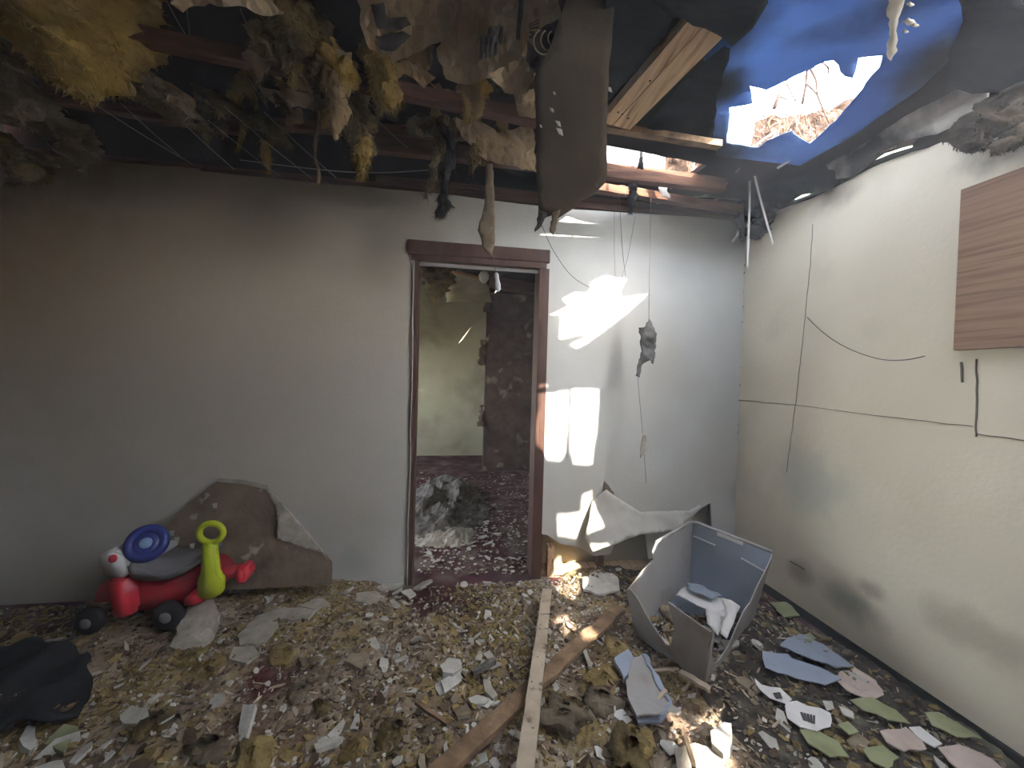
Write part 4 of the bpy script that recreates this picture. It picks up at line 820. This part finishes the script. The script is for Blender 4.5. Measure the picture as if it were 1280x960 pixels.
for q, mt_, lb_ in [([(1062, 874), (1090, 872), (1120, 888), (1138, 904), (1110, 900), (1080, 888)], m_green, 'long mossy green paper parallel to the cream wall'),
                    ([(1000, 912), (1022, 912), (1048, 928), (1062, 948), (1038, 946), (1010, 928)], m_green, 'mossy green paper below the scribbled card'),
                    ([(1078, 934), (1104, 930), (1124, 946), (1110, 962), (1088, 950)], m_green, 'yellow green paper at the bottom edge'),
                    ([(1100, 914), (1132, 908), (1152, 925), (1158, 938), (1130, 940), (1108, 928)], m_pink, 'pinkish beige paper right of the green ones'),
                    ([(1136, 908), (1150, 908), (1178, 930), (1168, 934), (1148, 922)], m_label, 'white torn strip beside the pinkish paper'),
                    ([(1156, 890), (1172, 890), (1200, 905), (1228, 922), (1196, 920), (1165, 905)], m_green, 'dull green paper against the foot of the cream wall'),
                    ([(1172, 935), (1198, 930), (1240, 948), (1262, 968), (1210, 970), (1186, 950)], m_pink, 'crumpled pink white paper in the bottom right corner'),
                    ([(1000, 796), (1012, 790), (1020, 798), (1014, 804)], m_green, 'tiny olive paper above the blue grey shards'),
                    ([(962, 752), (985, 752), (1000, 768), (980, 772)], m_green, 'olive leafy scrap right of the grey bin'),
                    ([(1046, 905), (1060, 902), (1074, 916), (1062, 920)], m_green, 'small olive scrap beside the mossy paper'),
                    ([(1028, 876), (1040, 876), (1043, 886), (1034, 888)], m_plaster, 'tiny white chip right of the scribbled card'),
                    ([(1048, 882), (1066, 890), (1068, 898), (1054, 892)], m_plaster, 'slim white chip pair near the mossy paper')]:
    slab('paper_scrap', q, mt_, lb_, 'paper', lift=.03, th=.004, amp=.008, seed=len(lb_))
slab('plaster_slab', [(918, 850), (930, 846), (944, 854), (936, 862)], m_tan, 'rusty orange scrap left of the narrow white card', 'slab')

# long battens
def floorbeam(name, q0, q1, z0_, z1_, wd, ht, mat, label, seg=16, wob=.003):
    o = MB().beam(PZ(q0[0], q0[1], z0_), PZ(q1[0], q1[1], z1_), wd, ht, seg, wob).out(name, mat); return tag(o, label, 'plank')
bt = floorbeam('wooden_batten', (684, 738), (650, 1010), .10, .17, .052, .022, m_wood_b, 'long pale wooden batten lying towards the camera in the middle')
q = PZ(683, 768, .125); MB().beam(q+V((-.028, 0, 0)), q+V((.028, .0, 0)), .004, .004).out('wire_tie', m_black, bt)
mb = MB()
for t in (.12, .3, .33, .5, .62, .8): 
    p = PZ(684, 738, .10).lerp(PZ(650, 1010, .17), t)+V((random.uniform(-.015, .015), 0, .0115)); mb.lathe(p, (0, 0, 1), [(0, .003), (.001, .002)], 8)
mb.out('nail_holes', m_black, bt)
floorbeam('rotten_board', (774, 760), (540, 975), .10, .09, .062, .022, m_wood_r, 'rotten brown board crossing under the pale batten', wob=.010)
floorbeam('wood_stick', (832, 862), (800, 905), .13, .08, .014, .010, m_wood_b, 'short pale stick right of the grey folded board', 6)
floorbeam('wood_stick', (850, 840), (888, 862), .11, .10, .030, .012, m_wood_b, 'short flat splintered stick in front of the grey bin', 6, .006)
floorbeam('wood_stick', (856, 918), (868, 960), .12, .13, .012, .010, m_wood_y, 'orange stick standing out in the sun at the bottom edge', 6)
floorbeam('wood_stick', (815, 838), (848, 836), .09, .10, .008, .008, m_wood_b, 'thin twig between the folded board and the flat stick', 5)
floorbeam('wood_stick', (590, 842), (618, 826), .09, .09, .022, .018, m_gheap, 'short grey pipe stub near the middle of the rubble', 5)
floorbeam('wood_stick', (520, 878), (560, 905), .09, .09, .014, .012, m_wood_r, 'thin brown stick left of the rotten board', 5)
floorbeam('wood_stick', (730, 812), (738, 835), .09, .09, .016, .012, m_pale, 'short pale peg right of the pale batten', 4)

# black cloth, lower left
cl = []
for q in [(-40, 815), (20, 802), (75, 806), (108, 822), (115, 850), (98, 880), (60, 900), (30, 905), (-60, 960)]: cl.append(PZ(q[0], q[1], max(.02, hgt(PZ(*q).x, PZ(*q).y))+.05))
tag(sheet('black_cloth', cl[::-1], m_cloth, th=.02, step=.03, jag=.01, amp=.06, freq=5), 'black cloth heaped in the lower left corner', 'cloth')

# ------------------------------------------------------------------ brown board piece leaning on the wall
def lean(px, z0_, zt_, yb=2.20, yt=2.41):
    out = []
    for x, y in px:
        Y = 2.3
        for _ in range(12):
            p = PY(x, y, Y); t = min(1, max(0, (p.z-z0_)/(zt_-z0_))); Y = yb+(yt-yb)*t
        out.append(PY(x, y, Y))
    return out
lp = empty('leaning_board', PZ(300, 745, .03), 'large brown-backed plaster board piece leaning on the wall behind the toy', 'board')
bp_ = lean([(184, 742), (186, 690), (200, 664), (236, 628), (274, 599), (300, 602), (333, 609), (348, 632), (347, 670), (372, 682), (402, 688), (414, 702), (414, 731)], .03, .62)
mesh('board', *sheet_data(bp_[::-1], th=.012, step=.03, jag=.003, amp=.015, freq=3), m_paperb, lp, False)
fl = lean([(333, 608), (346, 618), (374, 650), (403, 684), (412, 700), (402, 689), (372, 681), (348, 671), (350, 650), (345, 630)], .03, .62)
mesh('folded_paper', *sheet_data([p+V((0, -.015-.01*(i in (7, 8)), 0)) for i, p in enumerate(fl)][::-1], th=.003, step=.015, jag=.002, amp=.01, freq=8), m_pale, lp, True)
mesh('top_edge', *sheet_data([p+V((0, -.006, 0)) for p in lean([(272, 598), (302, 600), (334, 607), (334, 612), (300, 604), (273, 602)], .03, .62)][::-1], th=.014, step=.02), m_pale, lp, False)
for i, (x, y) in enumerate([(271, 630), (218, 664), (217, 682), (236, 686), (243, 680), (224, 672)]):
    c = lean([(x-3, y-2), (x+3, y-3), (x+2, y+4), (x-2, y+3)], .03, .62); mesh('fleck', *sheet_data([p+V((0, -.02, 0)) for p in c][::-1], th=.003, step=.01), m_plaster, lp)

# drywall flap and wedge behind the bin, at the torn foot of the wall
tag(mesh('wall_flap', *sheet_data([PY(*q) for q in [(741, 625, 2.40), (758, 612, 2.38), (772, 622, 2.36), (800, 640, 2.34), (862, 638, 2.40), (884, 626, 2.42), (866, 646, 2.40), (845, 664, 2.32), (800, 668, 2.30), (770, 680, 2.28), (742, 690, 2.30), (732, 672, 2.34)]][::-1], th=.01, step=.025, jag=.002, amp=.02, freq=5), m_wb, None, True), 'loose plaster flap curling off the torn foot of the wall', 'plaster')
mbx = MB().aabb((PY(684, 700).x, D-.01, 0), (PY(692, 700).x, D+.05, PY(690, 682).z)).out('door_packer', m_wood_y); tag(mbx, 'short bare wood block beside the door foot', 'block')
tag(mesh('board_scrap', *sheet_data([PY(*q) for q in [(756, 602, 2.41), (768, 616, 2.40), (758, 640, 2.37), (756, 672, 2.35), (745, 672, 2.36), (750, 640, 2.38)]][::-1], th=.008, step=.02, jag=.003, amp=.01), m_paperb), 'narrow upright brown scrap in the sunlight left of the flap', 'scrap')

# ------------------------------------------------------------------ grey storage bin
zf = .03; N0 = PZ(874, 838, zf); ztop = zf+.40
Lc = PZ(777, 708, ztop-.02); Bc = PZ(866, 651, ztop); Rc = PZ(966, 690, ztop)
# base is a smaller rectangle under the rim
ctr = (Lc+Rc)/2; nearTop = Lc+Rc-Bc; nearTop = V((nearTop.x, nearTop.y, ztop))
Lc.z = Bc.z = Rc.z = ztop
ctr = V((ctr.x, ctr.y, 0)); base = []
top4 = [Lc, Bc, Rc, nearTop]
for p in top4: q = ctr+(V((p.x, p.y, 0))-ctr)*.80; base.append(V((q.x, q.y, zf)))
sh = (N0-base[3])*.8; base = [V((p.x+sh.x*.5, p.y+sh.y*.5, zf)) for p in base]
bin_ = empty('storage_bin', V((ctr.x, ctr.y, zf)), 'broken grey plastic storage bin with cracked front standing by the corner', 'bin')
def wallp(a, b, u, v):            # a, b indices, u along, v up (0..1)
    lo = base[a].lerp(base[b], u); hi = top4[a].lerp(top4[b], u); return lo.lerp(hi, v)
def binwall(name, a, b, prof, mat, **k):
    """prof: list of (u,v) outline on the wall between corners a and b"""
    mesh(name, *sheet_data([wallp(a, b, u, v) for u, v in prof], th=.004, step=.03, **k), mat, bin_, False)
rc = .06
binwall('side_wall', 0, 1, [(0, 0), (1, 0), (1, 1), (.42, 1), (.36, .90), (.36, .78), (.22, .74), (.10, .66), (0, .62)], m_grayplastic, jag=.002)
binwall('side_wall', 1, 2, [(0, 0), (1, 0), (1, 1), (0, 1)], m_binin)
binwall('side_wall', 3, 0, [(0, 0), (1, 0), (1, .62), (.94, .68), (.86, .64), (.66, .38), (.48, .22), (.41, .28), (.37, .55), (.43, .86), (.2, .84), (0, .83)], m_grayplastic, jag=.003)
binwall('side_wall', 2, 3, [(0, 0), (1, 0), (1, .83), (.97, .80), (.95, .45), (.89, .24), (.76, .17), (.62, .2), (.5, .42), (.42, .52), (.3, .52), (.2, .7), (.06, .85), (0, .97)], m_grayplastic, jag=.003)
mesh('bottom', *sheet_data([p+V((0, 0, .004)) for p in base[::-1]], th=.004, step=.05), m_binin, bin_)
outw = lambda p: (V((p.x, p.y, 0))-ctr).normalized()*.012
MB().tube([wallp(0, 1, .42, 1)+outw(Lc)*0, top4[1].lerp(top4[0], .06), top4[1].lerp(top4[2], .06), top4[2].lerp(top4[1], .02)], .009, 8).out('rim', m_grayplastic, bin_, True)
MB().beam(wallp(1, 2, .36, .96), wallp(1, 2, .68, .96), .014, .02).out('handle_recess', m_label, bin_)
MB().beam(wallp(1, 2, .02, .78)-outw(Bc)*.5, wallp(1, 2, .34, .78)-outw(Bc)*.5, .005, .006).out('rib', m_label, bin_)
MB().beam(wallp(1, 2, .70, .76)-outw(Rc)*.5, wallp(1, 2, .98, .72)-outw(Rc)*.5, .005, .006).out('rib', m_label, bin_)
# contents of the bin
def inb(px, z, mat, label, cat, name='plastic_shard', lifts=None, amp=.01, th=.004, seed=1):
    pts = [PZ(x, y, z+(lifts[i] if lifts else 0)) for i, (x, y) in enumerate(px)]
    if sum((pts[i]-pts[0]).cross(pts[i+1]-pts[0]).z for i in range(1, len(pts)-1)) < 0: pts = pts[::-1]
    return tag(mesh(name, *sheet_data(pts, th=th, step=.02, amp=amp, freq=8, seed=seed, jag=.002), mat, None, True), label, cat)
inb([(845, 742), (856, 732), (885, 742), (905, 750), (908, 778), (898, 793), (884, 780), (882, 760)], .13, m_label, 'white curled plastic sheet inside the bin', 'plastic')
inb([(902, 747), (914, 750), (925, 757), (918, 775), (908, 797), (900, 790), (908, 768)], .18, m_label, 'upright white strip curling at the right inside the bin', 'plastic', lifts=[.05, .06, .04, 0, -.03, -.03, 0])
inb([(858, 728), (880, 732), (902, 745), (890, 748), (862, 736)], .16, m_binin, 'blue grey strip at the back inside the bin', 'plastic')
inb([(880, 782), (902, 794), (900, 804), (884, 798)], .09, m_grayplastic, 'grey shard at the bottom of the bin', 'plastic')
inb([(822, 758), (838, 752), (848, 770), (850, 790), (835, 778)], .06, m_rubble, 'brown debris lump lying in the left of the bin', 'debris', name='debris_lump', amp=.03, th=.02)

# ------------------------------------------------------------------ ride-on toy
YN = 2.02
gz = PY(114, 791, YN).z
toy = empty('ride_on_toy', PY(190, 790, YN+.1), 'red ride-on toy with grey seat, blue steering wheel and lime handle', 'toy')
def ext(name, px, y0, y1, mat, bev=.012, seg=3):
    n = len(px); pts = [PY(x, y, YN) for x, y in px]
    if sum((pts[i]-pts[0]).cross(pts[i+1]-pts[0]).y for i in range(1, n-1)) > 0: pts = pts[::-1]
    vs = [V((p.x, YN+y0, p.z)) for p in pts]+[V((p.x, YN+y1, p.z)) for p in pts]
    fs = [tuple(range(n))[::-1], tuple(range(n, 2*n))]+[(i, (i+1) % n, n+(i+1) % n, n+i) for i in range(n)]
    bm = bmesh.new(); bv = [bm.verts.new(v) for v in vs]
    for f in fs: bm.faces.new([bv[i] for i in f])
    bmesh.ops.recalc_face_normals(bm, faces=bm.faces)
    bmesh.ops.bevel(bm, geom=list(bm.edges), offset=bev, segments=seg, affect='EDGES', clamp_overlap=True)
    bm.verts.ensure_lookup_table(); vv = [v.co.copy() for v in bm.verts]; ff = [tuple(v.index for v in f.verts) for f in bm.faces]; bm.free()
    return mesh(name, vv, ff, mat, toy, True)
ext('body', [(104, 762), (108, 742), (122, 733), (150, 730), (166, 736), (190, 738), (215, 730), (245, 716), (258, 724), (264, 742), (254, 754), (240, 764), (186, 769), (140, 774), (126, 760)], .045, .22, m_redd, .008)
ext('front_column', [(136, 726), (152, 722), (162, 726), (166, 766), (160, 772), (142, 772)], -.015, .22, m_red, .014)
ext('rear_fender', [(230, 752), (236, 742), (248, 738), (256, 748), (250, 754), (236, 757)], -.02, .10, m_red, .008)
ext('console', [(119, 700), (124, 692), (140, 689), (152, 694), (158, 702), (160, 716), (156, 723), (130, 724), (124, 714)], .0, .22, m_white, .012)
ext('seat', [(156, 706), (168, 708), (184, 712), (205, 713), (225, 708), (243, 701), (245, 706), (232, 717), (205, 727), (176, 729), (160, 723)], .0, .24, m_seat, .010)
ext('rear_bumper', [(283, 722), (291, 718), (297, 724), (297, 736), (291, 742), (284, 738)], .06, .18, m_red, .012)
ext('rear_deck', [(245, 728), (285, 725), (286, 734), (246, 742)], .09, .17, m_redd, .006)
ext('handle_post', [(255, 678), (270, 678), (272, 700), (274, 716), (280, 722), (279, 740), (264, 748), (250, 744), (249, 724), (254, 712)], -.025, .025, m_lime, .008)
MB().ring(PY(264, 666, YN), (0, 1, 0), .052, .014, 36, 12, 1, .88).out('handle_loop', m_lime, toy, True)
for x, y, r in ((114, 776, .060), (212, 766, .066)):
    for yy in (-.03, .21):
        c = PY(x, y, YN); c = V((c.x, YN+yy, gz+r))
        wh = MB().lathe(c, (0, 1, 0), [(0, r*.55), (.004, r*.8), (.012, r*.97), (.03, r), (.042, r*.96), (.05, r*.7)], 28).out('wheel', m_tyre, toy, True)
        MB().lathe(c-V((0, .006, 0)), (0, 1, 0), [(0, r*.18), (.004, r*.38), (.012, r*.42)], 20).out('hub', m_hub, wh, True)
sw = MB().ring(PY(171, 686, YN)+V((0, .06, 0)), (.25, -.85, .40), .066, .022, 36, 14).out('steering_wheel', m_blue, toy, True)
c0 = PY(171, 686, YN)+V((0, .06, 0)); ax = V((.25, -.85, .40)).normalized()
MB().lathe(c0-ax*.01, ax, [(0, .05), (.01, .058), (.022, .05), (.026, .03)], 24).out('wheel_pad', m_blue, sw, True)
MB().lathe(c0+ax*.016, ax, [(0, .026), (.006, .024), (.008, .01)], 20).out('horn_button', m_lblue, sw, True)
MB().tube([c0-ax*.01, c0-ax*.07], .014, 10).out('steering_post', m_white, toy, True)
MB().lathe(PY(142, 698, YN-.0), (0, -1, .2), [(0, .018), (.006, .018), (.01, .012)], 16).out('round_button', m_red, toy, True)
ext('console_shelf', [(152, 700), (184, 697), (186, 704), (160, 711)], .05, .2, m_white, .004)

# ------------------------------------------------------------------ dust hanging in the room air
HAZE = 0.026
if HAZE:
    hz_ = MB().aabb((XL+.03, -2.0, .012), (XR-.035, D-.04, 2.38)).out('dust_haze', None)
    mt = bpy.data.materials.new('dust haze'); mt.use_nodes = True; t = mt.node_tree; t.nodes.remove(t.nodes['Principled BSDF'])
    vsn = t.nodes.new('ShaderNodeVolumeScatter'); vsn.inputs['Density'].default_value = HAZE; vsn.inputs['Color'].default_value = (.95, .97, 1, 1); vsn.inputs['Anisotropy'].default_value = 0.2
    t.links.new(vsn.outputs[0], t.nodes['Material Output'].inputs['Volume']); hz_.data.materials.clear(); hz_.data.materials.append(mt)
    tag(hz_, 'thin dust haze filling the air of the room', 'haze', None, 'stuff')
